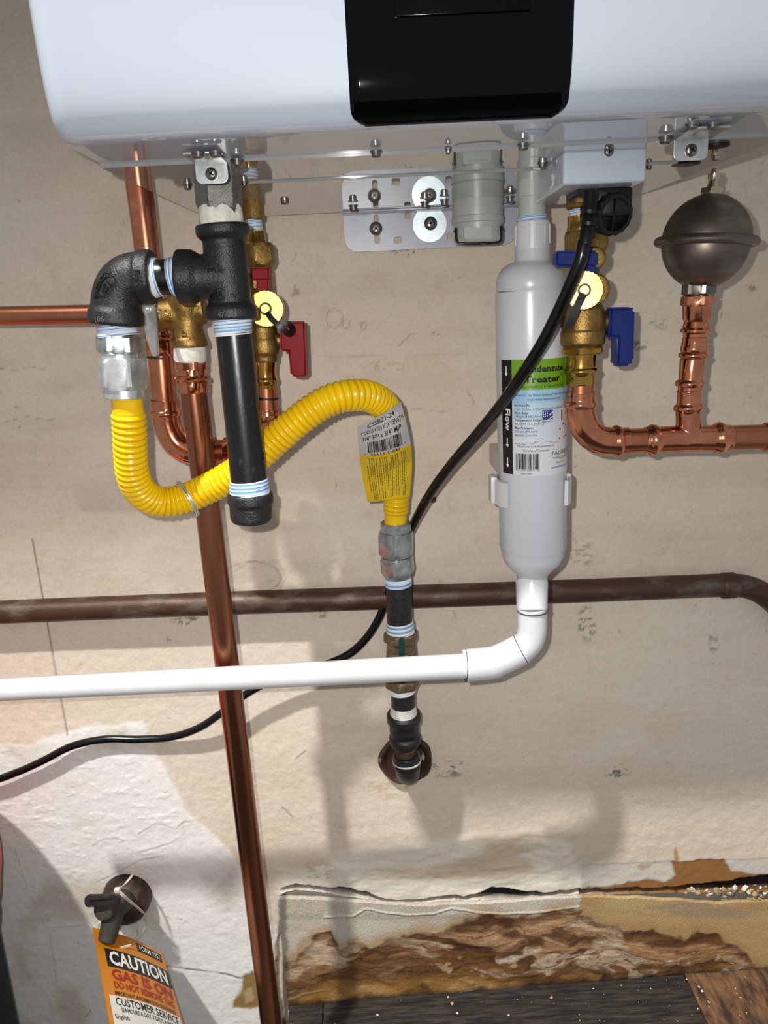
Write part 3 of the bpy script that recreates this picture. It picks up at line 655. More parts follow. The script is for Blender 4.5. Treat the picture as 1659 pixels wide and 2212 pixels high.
# condensate trap with a wire bail
DT = -pz(1030, 424, ZB).y*.92
DT = min(DT, .085); mb = MB()
stack(mb, DT, [(1031, 405, 110), (1031, 455, 110), (1031, 468, 109), (1031, 470, 113), (1031, 482, 113), (1032, 484, 107), (1032, 520, 104), (1032, 525, 98)], 48); trap = emit('condensate_trap', mb, 'trap_white', heater, 30)
mb = MB(); d_ = DT+W(52, 1032, 505, DT)
prism(mb, [pt(x_, y_, d_+.0005) for x_, y_ in ((1003, 491), (1063, 489), (1063, 515), (1003, 517))], Vector((0, .004, 0)), .0006)
prism(mb, [pt(x_, y_, d_+.0016) for x_, y_ in ((1011, 497), (1056, 495), (1056, 509), (1011, 511))], Vector((0, .004, 0)), .0004); emit('cap_plate', mb, 'trap_white', trap)
Pw = [pt(x_, y_, d) for x_, y_, d in ((981, 500, DT+.012), (985, 494, d_), (985, 505, d_+.002), (987, 521, d_+.003), (998, 526, d_+.004), (1035, 526, d_+.005), (1072, 524, d_+.004), (1082, 518, d_+.003), (1083, 503, d_+.002), (1082, 490, d_), (1086, 496, DT+.012))]
mb = MB(); sweep(mb, catmull(Pw, 6), W(2.6, 1030, 520, d_), 10); emit('wire_bail', mb, 'screw_dark', trap)
# condensate outlet stub
DF = .165
mb = MB(); stack(mb, DF, [(1149, 372, 62), (1149, 425, 62), (1149, 427, 58), (1149, 462, 58), (1149, 470, 60)], 40); out = emit('condensate_outlet', mb, 'trap_white', heater, 30)

# ================================================================== BLACK IRON GAS PIPING
gas = thing('gas_pipe_assembly', 'black iron tee, elbow and capped drip leg hanging under the gas inlet', 'gas pipe', pt(480, 485, DG))
raw = MB(); V = lambda x, y: pt(x, y, DG)
stack(raw, DG, [(480, 486, 92), (501, 690, 92)], 48)
stack(raw, DG, [(480, 485, 110), (480, 488, 116), (482, 505, 116), (483, 512, 108), (484, 518, 94)], 48)
stack(raw, DG, [(498, 655, 94), (499, 662, 106), (499.5, 668, 112), (501, 686, 112), (501, 690, 108)], 48)
stack(raw, DG, [(490, 597, 94), (432, 599, 94)], 48)
stack(raw, DG, [(435, 599, 94), (424, 599, 106), (418, 599, 114), (390, 599, 116), (385, 599, 112)], 48)
t_ = fuse(raw, .00085, 8); bv = t_.bvh(); tee = emit('tee', t_, 'cast_iron', gas, 60)
mb = MB()
fn = on_surface(bv, 483, 588, DG); text(mb, '3', fn, -7, 2, 26, rot=math.pi/2, bold=.012, ext=.0005); text(mb, '4', fn, 14, 0, 26, rot=math.pi/2, bold=.012, ext=.0005)
quad(mb, fn, -2, 0, -10, 14, 1, 6)
fn = on_surface(bv, 484, 636, DG); text(mb, 'UL', fn, 0, -6, 16, bold=.015, ext=.0005); text(mb, 'C', fn, -18, -9, 13, bold=.015, ext=.0005); text(mb, 'US', fn, 23, -8, 13, bold=.015, ext=.0005)
N_ = 40; vs = [fn((12.5 if k else 10.8)*math.cos(2*math.pi*i/N_), (12.5 if k else 10.8)*math.sin(2*math.pi*i/N_), .0005) for k in (0, 1) for i in range(N_)]
mb.add(vs, [(i, (i+1) % N_, N_+(i+1) % N_, N_+i) for i in range(N_)]); emit('lettering', mb, 'cast_mark', tee)
mb = MB(); fn = on_surface(bv, 489, 684, DG); text(mb, '47', fn, 0, 0, 14, bold=.02, ext=.0004); emit('lettering', mb, 'cast_mark_light', tee)
# elbow
raw = MB(); ep = catmull([V(318, 599), V(303, 599), V(281, 604), V(263, 619), V(254, 641), V(251, 662), V(251, 685)], 6)
sweep(raw, ep, W(53, 260, 610, DG), 48)
stack(raw, DG, [(333, 599, 108), (329, 599, 114), (304, 599, 114), (298, 599, 104)], 48)
stack(raw, DG, [(251, 664, 106), (251, 674, 117), (251, 696, 119), (251, 702, 112)], 48)
e_ = fuse(raw, .00085, 8); bv = e_.bvh(); elb = emit('elbow', e_, 'cast_iron', gas, 60)
mb = MB(); fn = on_surface(bv, 246, 632, DG); letters = 'INDONESIA'
for i, ch in enumerate(letters):
    a = math.radians(121+47*i/8); text(mb, ch, fn, 52+80*math.cos(a), -23+80*math.sin(a), 13, rot=a+math.pi/2, bold=.015, ext=.0005)
fn = on_surface(bv, 248, 620, DG); text(mb, 'TSP', fn, -4.5, 4.5, 19, rot=math.radians(222), bold=.02, ext=.0005)
vs = []
for k in (0, 1):
    for i in range(N_):
        th = 2*math.pi*i/N_; a_, b_ = (27-2.2*k)*math.cos(th), (15-2.2*k)*math.sin(th); c_, s_ = math.cos(math.radians(44)), math.sin(math.radians(44)); vs.append(fn(a_*c_-b_*s_, a_*s_+b_*c_, .0004))
mb.add(vs, [(i, (i+1) % N_, N_+(i+1) % N_, N_+i) for i in range(N_)])
fn = on_surface(bv, 315, 598, DG); text(mb, 'FAI', fn, 5, 0, 18, rot=math.pi/2, bold=.01, ext=.0004); emit('lettering', mb, 'cast_mark', elb)
mb = MB(); fn = on_surface(bv, 235, 692, DG); text(mb, '106', fn, 0, -2, 16, bold=.015, ext=.0004); emit('lettering', mb, 'cast_mark_light', elb)
mb = MB(); stack(mb, DG, [(400, 599, 74), (320, 599, 74)], 40); emit('nipple', mb, 'black_pipe', gas)
tape(gas, DG, (387, 599), (368, 599), 84, 78, 6, 2, .0016); tape(gas, DG, (345, 599), (325, 599), 78, 86, 7, 5, .0016)
mb = MB(); stack(mb, DG, [(502, 690, 78), (541, 1068, 78)], 48); emit('drip_leg', mb, 'black_pipe', gas)
tape(gas, DG, (502, 688), (504, 724), 85, 80, 10, 11, .0012); tape(gas, DG, (538, 1036), (540, 1070), 82, 86, 9, 12, .001)
raw = MB(); stack(raw, DG, [(540, 1064, 94), (540, 1067, 99), (541, 1085, 99), (541.5, 1088, 91), (542.5, 1120, 89), (543, 1127, 78)], 40)
cp = fuse(raw, .0009, 4); emit('pipe_cap', cp, 'cast_iron', gas, 60)
# ---- yellow flexible connector
DR = .08
flex = thing('flexible_gas_connector', 'yellow corrugated flexible gas hose looping from elbow to riser pipe', 'gas hose', V(255, 720))
tape(flex, DG, (252, 700), (255, 726), 84, 86, 8, 21, .0012)
mb = MB(); stack(mb, DG, [(256, 724, 82, 0), (256, 728, 82, 1), (258, 757, 82, 1), (258, 763, 80, 0)], 48, ph=.28); emit('adapter', mb, 'zinc_dull', flex, 25)
mb = MB(); stack(mb, DG, [(258, 760, 74), (260, 780, 74)], 40); emit('adapter_neck', mb, 'zinc', flex)
mb = MB(); stack(mb, DG, [(262, 773, 96, 0), (263, 781, 97, 1), (267, 832, 97, 1), (268, 840, 97, 0), (268, 841, 88), (269, 857, 88), (269.5, 860, 80)], 60, ph=0.05); emit('hex_nut', mb, 'zinc', flex, 25)
hp = [(272, 850, .235), (277, 885, .234), (280, 930, .231), (282, 980, .226), (288, 1030, .218), (308, 1066, .208), (345, 1084, .198), (395, 1078, .191), (450, 1055, .191), (505, 1024, .194), (556, 986, .196), (605, 942, .197), (655, 900, .199), (705, 868, .199), (755, 854, .194), (800, 857, .180), (832, 880, .156), (848, 920, .128), (856, 970, .103), (858, 1030, .087), (856, 1090, .081), (854, 1140, .08)]
hpts, L_ = resample(catmull([pt(*p) for p in hp], 14), .0006)
pitch = .0047; rad = []
for i in range(len(hpts)):
    s = L_*i/(len(hpts)-1); ph_ = (s/pitch) % 1; edge = min(1, max(0, min(s-.012, L_-.014-s)/.004))
    k = math.sin(math.pi*ph_)**.7; rad.append(.0109+.0019*k*edge+(1-edge)*.0003)
mb = MB(); sweep(mb, hpts, rad, 36); emit('corrugated_hose', mb, 'yellow', flex, 60)
mb = MB(); stack(mb, DR, [(854, 1128, 62), (854, 1131, 66), (855, 1146, 66), (855, 1147, 72, 0), (855, 1153, 72, 1), (856, 1190, 72, 1), (856, 1198, 70, 0)], 60, ph=.42); emit('hex_nut', mb, 'zinc_dull', flex, 25)
mb = MB(); stack(mb, DR, [(856, 1194, 54), (857, 1206, 54)], 40); emit('adapter_neck', mb, 'zinc', flex)
mb = MB(); stack(mb, DR, [(857, 1201, 66, 0), (857, 1205, 66, 1), (860, 1232, 66, 1), (860, 1240, 64, 0), (860, 1246, 56)], 48, ph=.3); emit('adapter', mb, 'zinc_dull', flex, 25)
# paper label wrapped round the hose
def cur(P, v):
    n = len(P)-1; i = min(int(v*n), n-1); t = v*n-i; t2 = t
    g_ = lambda j: Vector((*P[max(0, min(n, j))], 0)); a, b, c, d = g_(i-1), g_(i), g_(i+1), g_(i+2)
    return .5*((2*b)+(c-a)*t+(2*a-5*b+4*c-d)*t*t+(3*b-a-3*c+d)*t**3)
LC = [(771, 924), (775, 972), (783, 1030), (795, 1085)]; MC = [(822, 897), (832, 967), (838, 1025), (840, 1080)]; RC = [(866, 868), (885, 946), (890, 1005), (885, 1073)]
def dlab(v): return np.interp(v, [0, .15, .35, .6, 1], [.160, .148, .125, .101, .087])
def SL(u, v, h=0.):
    l, m_, r = cur(LC, v), cur(MC, v), cur(RC, v); p = l*((1-u)*(1-2*u))+m_*(4*u*(1-u))+r*(u*(2*u-1))
    wr = .0007*math.sin(9*u+7*v)+.0006*math.sin(23*v+3*u)
    D = float(dlab(v)) + .0018 + .0160*max(0, 1-(1.75*(u-.62))**2 if u > .62 else 1-(1.45*(u-.62))**2) + wr + h
    return pt(p.x, p.y, D)
mb = MB(); quad(mb, SL, 0, 1, 0, 1, 26, 30)
bw = lambda u: .385+.03*math.sin(u*3)
for i in range(len(mb.f)):
    j = i//26; mb.mi[i] = 0 if j < 12 else 1
bk = len(mb.v); mb.add([v+Vector((0, .0004, 0)) for v in mb.v[:]], [tuple(i for i in f[::-1]) for f in mb.f], 0)
lab = emit('paper_label', mb, ['paper_white', 'paper_yellow'], flex, 80)
mb = MB(); fnL = lambda u, v, h: SL(.5+u/110, .5-v/195, .0004+h)
text(mb, 'CSSB21-24', fnL, 0, 79, 14, bold=.012, fit=66); text(mb, '1"OD (3/4"ID) X 24" LENGTH', fnL, 2, 66, 11, bold=.006, fit=98); text(mb, '3/4" FIP x 3/4" MIP', fnL, -2, 53, 12, bold=.008, fit=88)
rb = random.Random(9); u_ = -36
while u_ < 38:
    w_ = rb.choice([.8, .8, 1.5, 2.2, 3]); quad(mb, fnL, u_, min(u_+w_, 38), 26, 49, 1, 3); u_ += w_+rb.choice([.8, .8, 1.4, 2])
text(mb, '26613 11841', fnL, 0, 17.5, 8.5, bold=.006, fit=62); text(mb, '0', fnL, -43, 20, 6); text(mb, '3', fnL, 44, 26, 6); emit('lettering', mb, 'ink', lab)
mb = MB()
for c_ in range(19):
    u_ = -42+c_*4.6+(0.8 if c_ % 3 else 0); v_ = 12 if c_ % 5 else -6; end = -84-6*rb.random() if c_ % 4 else -60-20*rb.random()
    if c_ in (5, 9): end += 20
    while v_ > end:
        l_ = 2+6*rb.random(); quad(mb, fnL, u_, u_+1.5, max(v_-l_, end), v_, 1, 2); v_ -= l_+1.1
emit('fine_print', mb, 'ink_soft', lab)['kind'] = 'stuff'
# split ring round the hose
kr = MB(); i0 = min(range(len(hpts)), key=lambda i: (Vector(proj(hpts[i]))-Vector((405, 1076))).length); tg = (hpts[i0+3]-hpts[i0-3]).normalized(); tg = (tg+Vector((-.1, .35, .1))).normalized()
ax, e1, e2 = frame(tg)
for dx in (-.0008, .0008):
    cc = hpts[i0]+tg*dx+Vector((0, 0, -.0012)); ring = [cc+e1*(.0158*math.cos(2*math.pi*i/48))+e2*(.0158*math.sin(2*math.pi*i/48)) for i in range(49)]; sweep(kr, ring, .0008, 8)
tag(emit('key_ring', kr, 'zinc', None), 'thin steel split ring threaded on the yellow hose bend', 'ring')
# ---- gas riser out of the wall
ris = thing('gas_riser_pipe', 'black iron gas riser with shutoff valve coming out of wall behind white drain', 'gas pipe', pt(878, 1660, .02))
tape(ris, DR, (860, 1242), (861, 1264), 56, 57, 7, 31, .0006, blue=.15)
mb = MB(); stack(mb, DR, [(861, 1255, 55), (864, 1372, 55)], 40); emit('nipple', mb, 'riser_black', ris)
tape(ris, DR, (864, 1342), (865, 1368), 58, 62, 6, 33, .0008)
raw = MB(); stack(raw, DR, [(865, 1364, 66, 1), (865, 1382, 67, 1), (866, 1386, 62), (867, 1420, 66), (868, 1455, 64), (868.5, 1462, 62), (869, 1466, 66, 1), (869, 1482, 66, 1)], 48, ph=.2)
cc = pt(868, 1428, DR); lathe(raw, cc, Vector((0, -1, 0)), [(0, .010), (.017, .010), (.018, .008)], 32)
vb = fuse(raw, .0009, 3); val = emit('shutoff_valve', vb, 'bronze_dirty', ris, 60)
mb = MB(); dH = DR+.022; prism(mb, [pt(x_, y_, dH) for x_, y_ in ((862, 1380), (874, 1380), (876, 1478), (862, 1480))], Vector((0, .005, 0)), .0012); prism(mb, [pt(x_, y_, dH+.0012) for x_, y_ in ((866, 1384), (870, 1384), (871, 1474), (867, 1475))], Vector((0, .004, 0)), .0006)
lathe(mb, cc+Vector((0, -.016, 0)), Vector((0, -1, 0)), [(0, .009), (.005, .009), (.006, .007)], 28); hd = emit('valve_handle', mb, 'green_handle', val)
tape(ris, DR, (869, 1482), (870, 1494), 58, 56, 3, 35, .0006, blue=.2)
mb = MB(); stack(mb, DR, [(870, 1488, 52), (872, 1540, 52)], 40); emit('nipple', mb, 'riser_black', ris)
mb = MB(); stack(mb, DR, [(871, 1524, 53), (871.5, 1532, 57), (872, 1546, 62)], 32); emit('pipe_dope', mb, 'dope_white', ris)
raw = MB(); stack(raw, (DR, DR-.004), [(872, 1539, 66), (872, 1543, 74), (872.5, 1555, 74), (873, 1560, 64), (873.5, 1578, 64), (874, 1584, 58), (874.5, 1590, 68), (875, 1602, 68), (875.5, 1610, 52)], 40); emit('union', fuse(raw, .0009, 3), 'cast_iron', ris, 60)
mb = MB(); rows = []
for i in range(10): rows += [(876, 1604+i*3, 40), (876, 1605.5+i*3, 43)]
stack(mb, (DR-.005, DR-.012), rows, 32); emit('threaded_stub', mb, 'rust_brown', ris)
mb = MB(); stack(mb, DR-.012, [(878, 1632, 48), (878.5, 1638, 58), (879, 1642, 63), (879, 1646, 60)], 32); emit('pipe_dope', mb, 'dope_white', ris)
raw = MB(); sweep(raw, catmull([pt(877, 1628, DR-.01), pt(879, 1648, DR-.012), pt(881, 1664, DR-.022), pt(882, 1668, .038), pt(881, 1664, .01), pt(880, 1660, -.004)], 6), [W(27, 878, 1650, .07)]*31, 36)
stack(raw, DR-.012, [(878, 1628, 50), (878, 1632, 60), (879, 1650, 62), (880, 1658, 56)], 36); emit('elbow', fuse(raw, .001, 4), 'riser_black', ris, 60)
mb = MB(); cc = pt(876, 1640, .003)
ax, e1, e2 = frame(Vector((0, -1, 0))); r_o = W(58, 876, 1640, .0); R = []
for h_, r_ in ((0, 1.0), (.003, .99), (.006, .92), (.004, .78), (-.004, .66), (-.012, .6)):
    R.append([cc+ax*h_+e1*(r_o*r_*(1+.03*math.sin(5*th)))*math.cos(th)+e2*(r_o*r_*(1+.03*math.sin(5*th)))*math.sin(th) for th in [2*math.pi*i/48 for i in range(48)]])
rings(mb, R, cap=True); tag(emit('escutcheon', mb, 'rust_brown', None, 60), 'round rusty brown wall flange around the gas riser elbow', 'pipe flange')

# ================================================================== PRESS FITTING profiles
def bead(x, y, w0, w1, h=7): return [(x, y-h, w0), (x, y-h*.55, w0+(w1-w0)*.75), (x, y, w1), (x, y+h*.55, w0+(w1-w0)*.75), (x, y+h, w0)]
DH = .118
# ---- hot water copper line
hot = thing('hot_water_line', 'shiny copper pipes with press fittings looping under the red-handled valve', 'water pipe', pt(345, 700, DH))
mb = MB(); stack(mb, DH, [(296, 330, 58), (300, 395, 57), (320, 560, 53), (338, 690, 50)], 40); emit('pipe', mb, 'copper', hot)
mb = MB(); stack(mb, DH, [(-120, 685, 40), (340, 677, 43)], 36); emit('pipe', mb, 'copper_tan', hot)
mb = MB(); stack(mb, DH, [(336, 655, 54), (340, 700, 56)] + bead(343, 728, 56, 66) + [(344, 738, 60), (345, 752, 60), (345, 755, 62), (346, 764, 62), (346, 768, 56)], 40); emit('press_tee', mb, 'copper_fit', hot)
mb = MB(); stack(mb, DH, [(346, 760, 55), (356, 880, 55)], 40); emit('pipe', mb, 'copper', hot)
mb = MB()
for y_ in (772, 866):
    x_ = 345+(y_-760)*.09; stack(mb, DH, [(x_, y_-2.5, 56), (x_, y_+2.5, 56)], 40)
emit('marker_stripe', mb, 'ink', hot)
mb = MB(); stack(mb, DH, [(356, 864, 62), (357, 880, 62)] + bead(358, 892, 62, 70), 40)
ep = catmull([pt(x_, y_, DH) for x_, y_ in ((359, 898), (361, 915), (370, 940), (386, 961), (410, 974), (428, 977))], 6); sweep(mb, ep, W(30, 380, 940, DH), 36)
stack(mb, DH, [(424, 977, 60)] + [(436-3.5, 977, 60), (436, 976.5, 68), (440, 976, 68), (445, 976, 60)] + [(468, 975, 60)], 36); emit('elbow', mb, 'copper_fit', hot)
mb = MB(); stack(mb, DH, [(455, 976, 52), (540, 974, 52)], 36); emit('pipe', mb, 'copper', hot)
mb = MB(); stack(mb, DH, [(486, 975, 60), (498, 975, 68), (506, 975, 60), (522, 974, 60)], 36)
ep = catmull([pt(x_, y_, DH) for x_, y_ in ((515, 974), (540, 972), (562, 958), (576, 935), (579, 910), (578, 896))], 6); sweep(mb, ep, W(30, 560, 950, DH), 36); stack(mb, DH, [(578, 912, 58), (578, 905, 66), (577, 897, 58), (577, 884, 58)], 36); emit('elbow', mb, 'copper_fit', hot)
mb = MB(); stack(mb, DH, [(577, 888, 50), (575, 838, 50)], 36); emit('pipe', mb, 'copper', hot)
mb = MB(); stack(mb, DH, [(576, 862, 51.5), (576, 857, 51.5)], 36); emit('marker_stripe', mb, 'ink', hot)
# ---- service valves
def disc_cap(par, px, py, D, rpx, strap, sw=8, nrm=(0, -1, 0)):
    mb = MB(); c = pt(px, py, D); r = W(rpx, px, py, D); n = 56; ax, e1, e2 = frame(Vector(nrm)); R = []
    for h, k in ((-.010, .96), (-.0095, 1.0), (-.001, 1.0), (0, .975)):
        R.append([c+ax*h+(e1*math.cos(2*math.pi*i/n)+e2*math.sin(2*math.pi*i/n))*(r*k*(1-(.03 if i % 2 and k > .97 else 0))) for i in range(n)])
    rings(mb, R); lathe(mb, c, ax, [(0, r*.27), (.0018, r*.27), (.0022, r*.24)], 28); cp_ = emit('port_cap', mb, 'brass_disc', par, 35)
    mb = MB(); hub = r*.30
    for i in range(28):
        a0, a1 = 2*math.pi*i/28, 2*math.pi*(i+1)/28
    N2 = 28; vs = []
    for k, h in ((.9, .0003), (1.15, .0003), (1.15, .0014), (.9, .0014)): vs += [c+ax*h+(e1*math.cos(2*math.pi*i/N2)+e2*math.sin(2*math.pi*i/N2))*(hub*k) for i in range(N2)]
    fs_ = [(k*N2+i, k*N2+(i+1) % N2, ((k+1) % 4)*N2+(i+1) % N2, ((k+1) % 4)*N2+i) for k in range(4) for i in range(N2)]; mb.add(vs, fs_)
    P = catmull([pt(*q) for q in strap], 8); n = len(P); hw = W(sw, px, py, D); vs = []
    for i in range(n):
        t = (P[min(n-1, i+1)]-P[max(0, i-1)]).normalized(); s_ = t.cross(Vector((0, -1, .15))).normalized()*hw; nn = Vector((0, -.0012, 0)); vs += [P[i]-s_, P[i]+s_, P[i]+s_+nn, P[i]-s_+nn]
    mb.add(vs, [(i*4+a, i*4+(a+1) % 4, i*4+4+(a+1) % 4, i*4+4+a) for i in range(n-1) for a in range(4)]+[(0, 1, 2, 3), tuple((n-1)*4+a for a in (3, 2, 1, 0))])
    emit('strap', mb, 'black_plastic', cp_, 30)
hv = thing('service_valve', 'brass service valve with red handles under heater beside the drip leg', 'valve', pt(565, 640, DH))
mb = MB(); stack(mb, DH, [(541, 385, 46, 1), (545, 470, 46, 1), (545, 476, 44, 0)], 48, ph=.5); n_ = emit('nipple', mb, 'brass', hv, 25)
tape(hv, DH, (546, 474), (549, 504), 38, 40, 9, 41, .0006, blue=.6)
mb = MB(); stack(mb, DH, [(549, 500, 44), (550, 520, 45), (551, 524, 49), (552, 530, 49)], 36); emit('collar', mb, 'brass_shiny', hv)
mb = MB(); stack(mb, DH, [(557, 527, 60, .3), (558, 534, 62, 1), (561, 566, 62, 1), (562, 574, 60, 0), (563, 580, 50)], 48, ph=.4); emit('union_nut', mb, 'brass', hv, 25)
raw = MB(); stack(raw, DH, [(563, 576, 46), (565, 640, 54), (568, 700, 60), (569, 730, 62), (570, 736, 66), (571, 762, 66), (571, 768, 58), (572, 782, 56)], 40)
cc = pt(572, 667, DH); lathe(raw, cc, Vector((0, -1, 0)), [(0, .014), (.034, .014)], 36); lathe(raw, pt(570, 737, DH), Vector((1, 0, 0)), [(0, .006), (.028, .006)], 24); lathe(raw, pt(563, 606, DH), Vector((0, -1, 0)), [(0, .008), (.026, .008)], 24)
emit('valve_body', fuse(raw, .0009, 5), 'brass', hv, 60)
mb = MB(); stack(mb, DH, [(572, 780, 50), (572, 800, 48), (573, 812, 48)] + bead(574, 822, 48, 54) + [(574, 832, 48), (575, 848, 48), (575, 851, 46)], 36); emit('press_end', mb, 'brass_shiny', hv)
disc_cap(hv, 574, 667, DH+.045, 39, [(577, 674, DH+.047), (588, 690, DH+.049), (606, 706, DH+.05), (622, 720, DH+.047), (632, 712, DH+.04), (624, 700, DH+.036), (606, 696, DH+.036)], 6)
def prismpx(mb, P, D, th, bev): return prism(mb, [pt(x_, y_, D) for x_, y_ in P], Vector((0, th, 0)), bev, seg=3)
mb = MB(); prismpx(mb, [(541, 577), (582, 577), (582, 606), (541, 606)], DH+.036, .012, .0015); prismpx(mb, [(553, 600), (581, 600), (581, 634), (553, 634)], DH+.033, .014, .0015); emit('handle', mb, 'red', hv)
mb = MB(); prismpx(mb, [(610, 694), (659, 694), (663, 815), (640, 816), (627, 812), (623, 760), (604, 758), (604, 712)], DH+.010, .018, .002); emit('handle', mb, 'red', hv)
# ---- cold side
DC = .188
cv = thing('service_valve', 'brass service valve with blue handles right of the white filter', 'valve', pt(1260, 700, DC))
mb = MB(); stack(mb, DC, [(1250, 408, 52, 1), (1250, 448, 52, 1), (1250, 452, 46, 0)], 48, ph=.3); emit('nipple', mb, 'brass', cv, 25)
tape(cv, DC, (1250, 450), (1251, 468), 42, 44, 6, 43, .0006, blue=.6)
mb = MB(); stack(mb, DC, [(1251, 465, 50), (1252, 485, 51), (1253, 490, 56), (1253, 500, 56)], 36); emit('collar', mb, 'brass_shiny', cv)
mb = MB(); stack(mb, DC, [(1266, 498, 86, .3), (1266, 505, 90, 1), (1266, 536, 90, 1), (1266, 545, 84, 0)], 48, ph=.3); emit('union_nut', mb, 'brass', cv, 25)
raw = MB(); stack(raw, DC, [(1264, 540, 62), (1263, 600, 62), (1261, 650, 70), (1261, 668, 86), (1260, 690, 92), (1259, 713, 90), (1259, 716, 97), (1258, 742, 95), (1258, 748, 82), (1258, 765, 80)], 44)
lathe(raw, pt(1262, 627, DC), Vector((-.06, -1, 0)), [(0, .0115), (.034, .0115)], 36); lathe(raw, pt(1260, 697, DC), Vector((1, 0, 0)), [(0, .007), (.030, .007)], 24); lathe(raw, pt(1266, 562, DC), Vector((0, -1, 0)), [(0, .008), (.026, .008)], 24)
emit('valve_body', fuse(raw, .0009, 5), 'brass', cv, 60)
mb = MB(); stack(mb, DC, [(1258, 752, 86, .8), (1258, 762, 84, .8)], 48, ph=.2); stack(mb, DC, [(1256, 762, 66), (1256, 778, 62), (1255, 792, 64)] + bead(1255, 801, 64, 72) + [(1255, 812, 62), (1255, 828, 62), (1255, 831, 60)], 40); emit('press_end', mb, 'brass_shiny', cv)
disc_cap(cv, 1262, 627, DC+.045, 41, [(1260, 634, DC+.047), (1248, 658, DC+.047), (1236, 684, DC+.046), (1226, 708, DC+.044)], 8, (-.2, -1, .03))
mb = MB(); prismpx(mb, [(1200, 541), (1293, 540), (1293, 578), (1200, 577)], DC+.036, .012, .002); prismpx(mb, [(1252, 570), (1292, 570), (1291, 600), (1252, 600)], DC+.033, .014, .002); emit('handle', mb, 'blue', cv)
mb = MB(); prismpx(mb, [(1318, 664), (1366, 663), (1373, 668), (1370, 780), (1364, 790), (1332, 793), (1333, 731), (1315, 730)], DC+.010, .018, .0022); emit('handle', mb, 'blue', cv)
# ---- cold copper line
cold = thing('cold_water_line', 'shiny copper press-fit pipe run with elbow and upright tee at right', 'water pipe', pt(1450, 950, DC))
mb = MB(); stack(mb, DC, [(1255, 822, 58), (1254, 860, 58)], 40); emit('pipe', mb, 'copper', cold)
mb = MB(); stack(mb, DC, [(1255, 846, 64), (1254, 862, 64)] + bead(1254, 873, 64, 72, 8) + [(1254, 884, 60)], 40)
ep = catmull([pt(x_, y_, DC) for x_, y_ in ((1254, 880), (1256, 900), (1264, 924), (1280, 942), (1302, 952), (1326, 954))], 6); sweep(mb, ep, W(31, 1280, 930, DC), 40)
stack(mb, DC, [(1315, 954, 60), (1323, 953.5, 60), (1328, 953, 68), (1333, 953, 70), (1338, 953, 66), (1342, 953, 58), (1356, 952, 58), (1357, 952, 54)], 40); el = emit('elbow', mb, 'copper_fit', cold)
mb = MB(); stack(mb, DC, [(1254, 892, 63), (1255, 900, 63)], 40, cap=False)
mb = MB(); stack(mb, DC, [(1345, 953, 53), (1402, 951, 53)], 40); emit('pipe', mb, 'copper', cold)
raw = MB(); stack(raw, DC, [(1391, 951, 57), (1398, 951, 58), (1403, 951, 66), (1409, 951, 70), (1415, 950, 66), (1420, 950, 58), (1480, 948, 56), (1540, 947, 58), (1547, 946, 66), (1553, 946, 70), (1559, 946, 66), (1565, 946, 58), (1578, 946, 57)], 44)
stack(raw, DC, [(1487, 948, 52), (1488, 920, 52), (1486, 900, 50), (1486, 888, 52), (1486, 884, 60), (1487, 880, 62), (1487, 876, 60), (1488, 872, 50), (1489, 846, 50), (1489, 842, 54)], 40); emit('tee', fuse(raw, .00085, 3), 'copper_fit', cold, 60)
mb = MB(); stack(mb, DC, [(1565, 946, 53), (1800, 940, 55)], 40); emit('pipe', mb, 'copper_tan', cold)
mb = MB(); stack(mb, DC, [(1653, 944, 62), (1661, 944, 66), (1669, 943, 64), (1700, 943, 62)], 40); emit('coupling', mb, 'copper_fit', cold)
mb = MB(); stack(mb, DC, [(1489, 846, 48), (1490, 836, 48), (1490, 834, 58), (1491, 829, 62), (1491, 824, 58), (1492, 820, 50), (1493, 814, 50), (1496, 778, 52)] + bead(1498, 768, 52, 63)[::-1] + [(1499, 758, 56), (1499, 752, 56), (1500, 748, 54), (1501, 738, 52)], 40); emit('coupling', mb, 'copper_fit', cold)
mb = MB(); stack(mb, DC, [(1499, 760, 46), (1503, 700, 46)], 36); emit('pipe', mb, 'copper', cold)
mb = MB(); stack(mb, DC, [(1500, 738, 50), (1501, 730, 52), (1501, 728, 48), (1502, 721, 50), (1502, 717, 62), (1503, 712, 63), (1503, 707, 54), (1504, 695, 50), (1505, 688, 58), (1506, 662, 60), (1507, 660, 62)], 40)
stack(mb, DC, [(1506, 661, 62, 0), (1506, 658, 62, 1), (1508, 641, 62, 1), (1508, 638, 60, 0)], 48, ph=.5); emit('adapter', mb, 'copper_fit', cold, 28)
# ---- hammer arrestor ball
ball = thing('water_hammer_arrestor', 'dark steel ball with equator flange and small air valve on copper riser', 'air chamber', pt(1508, 640, DC))
bc = pt(1525, 523, DC); kk = W(1, 1525, 523, DC); axb = (pt(1540, 380, DC)-pt(1508, 636, DC)).normalized(); Rb = 92*kk
def ballprof(a0, a1, n=20): return [(Rb*math.sin(a0+(a1-a0)*i/n)*1.06, Rb*math.cos(a0+(a1-a0)*i/n)) for i in range(n+1)]
mb = MB(); lathe(mb, bc, axb, [(-.002, Rb)]+ballprof(0, math.radians(80)), 64); emit('upper_dome', mb, 'steel_ball', ball, 60)
mb = MB(); lathe(mb, bc, axb, [(.002, Rb*.97)]+[(h, r*.985) for h, r in ballprof(0, math.radians(-77))], 64); emit('lower_dome', mb, 'steel_ball', ball, 60)
mb = MB(); fl = [(10*kk*math.sin(t)-0*kk, (97+10*math.cos(t))*kk) for t in [math.pi*2*i/16 for i in range(17)]]; lathe(mb, bc, axb, fl, 72, cap=False); emit('flange', mb, 'steel_ball', ball, 60)
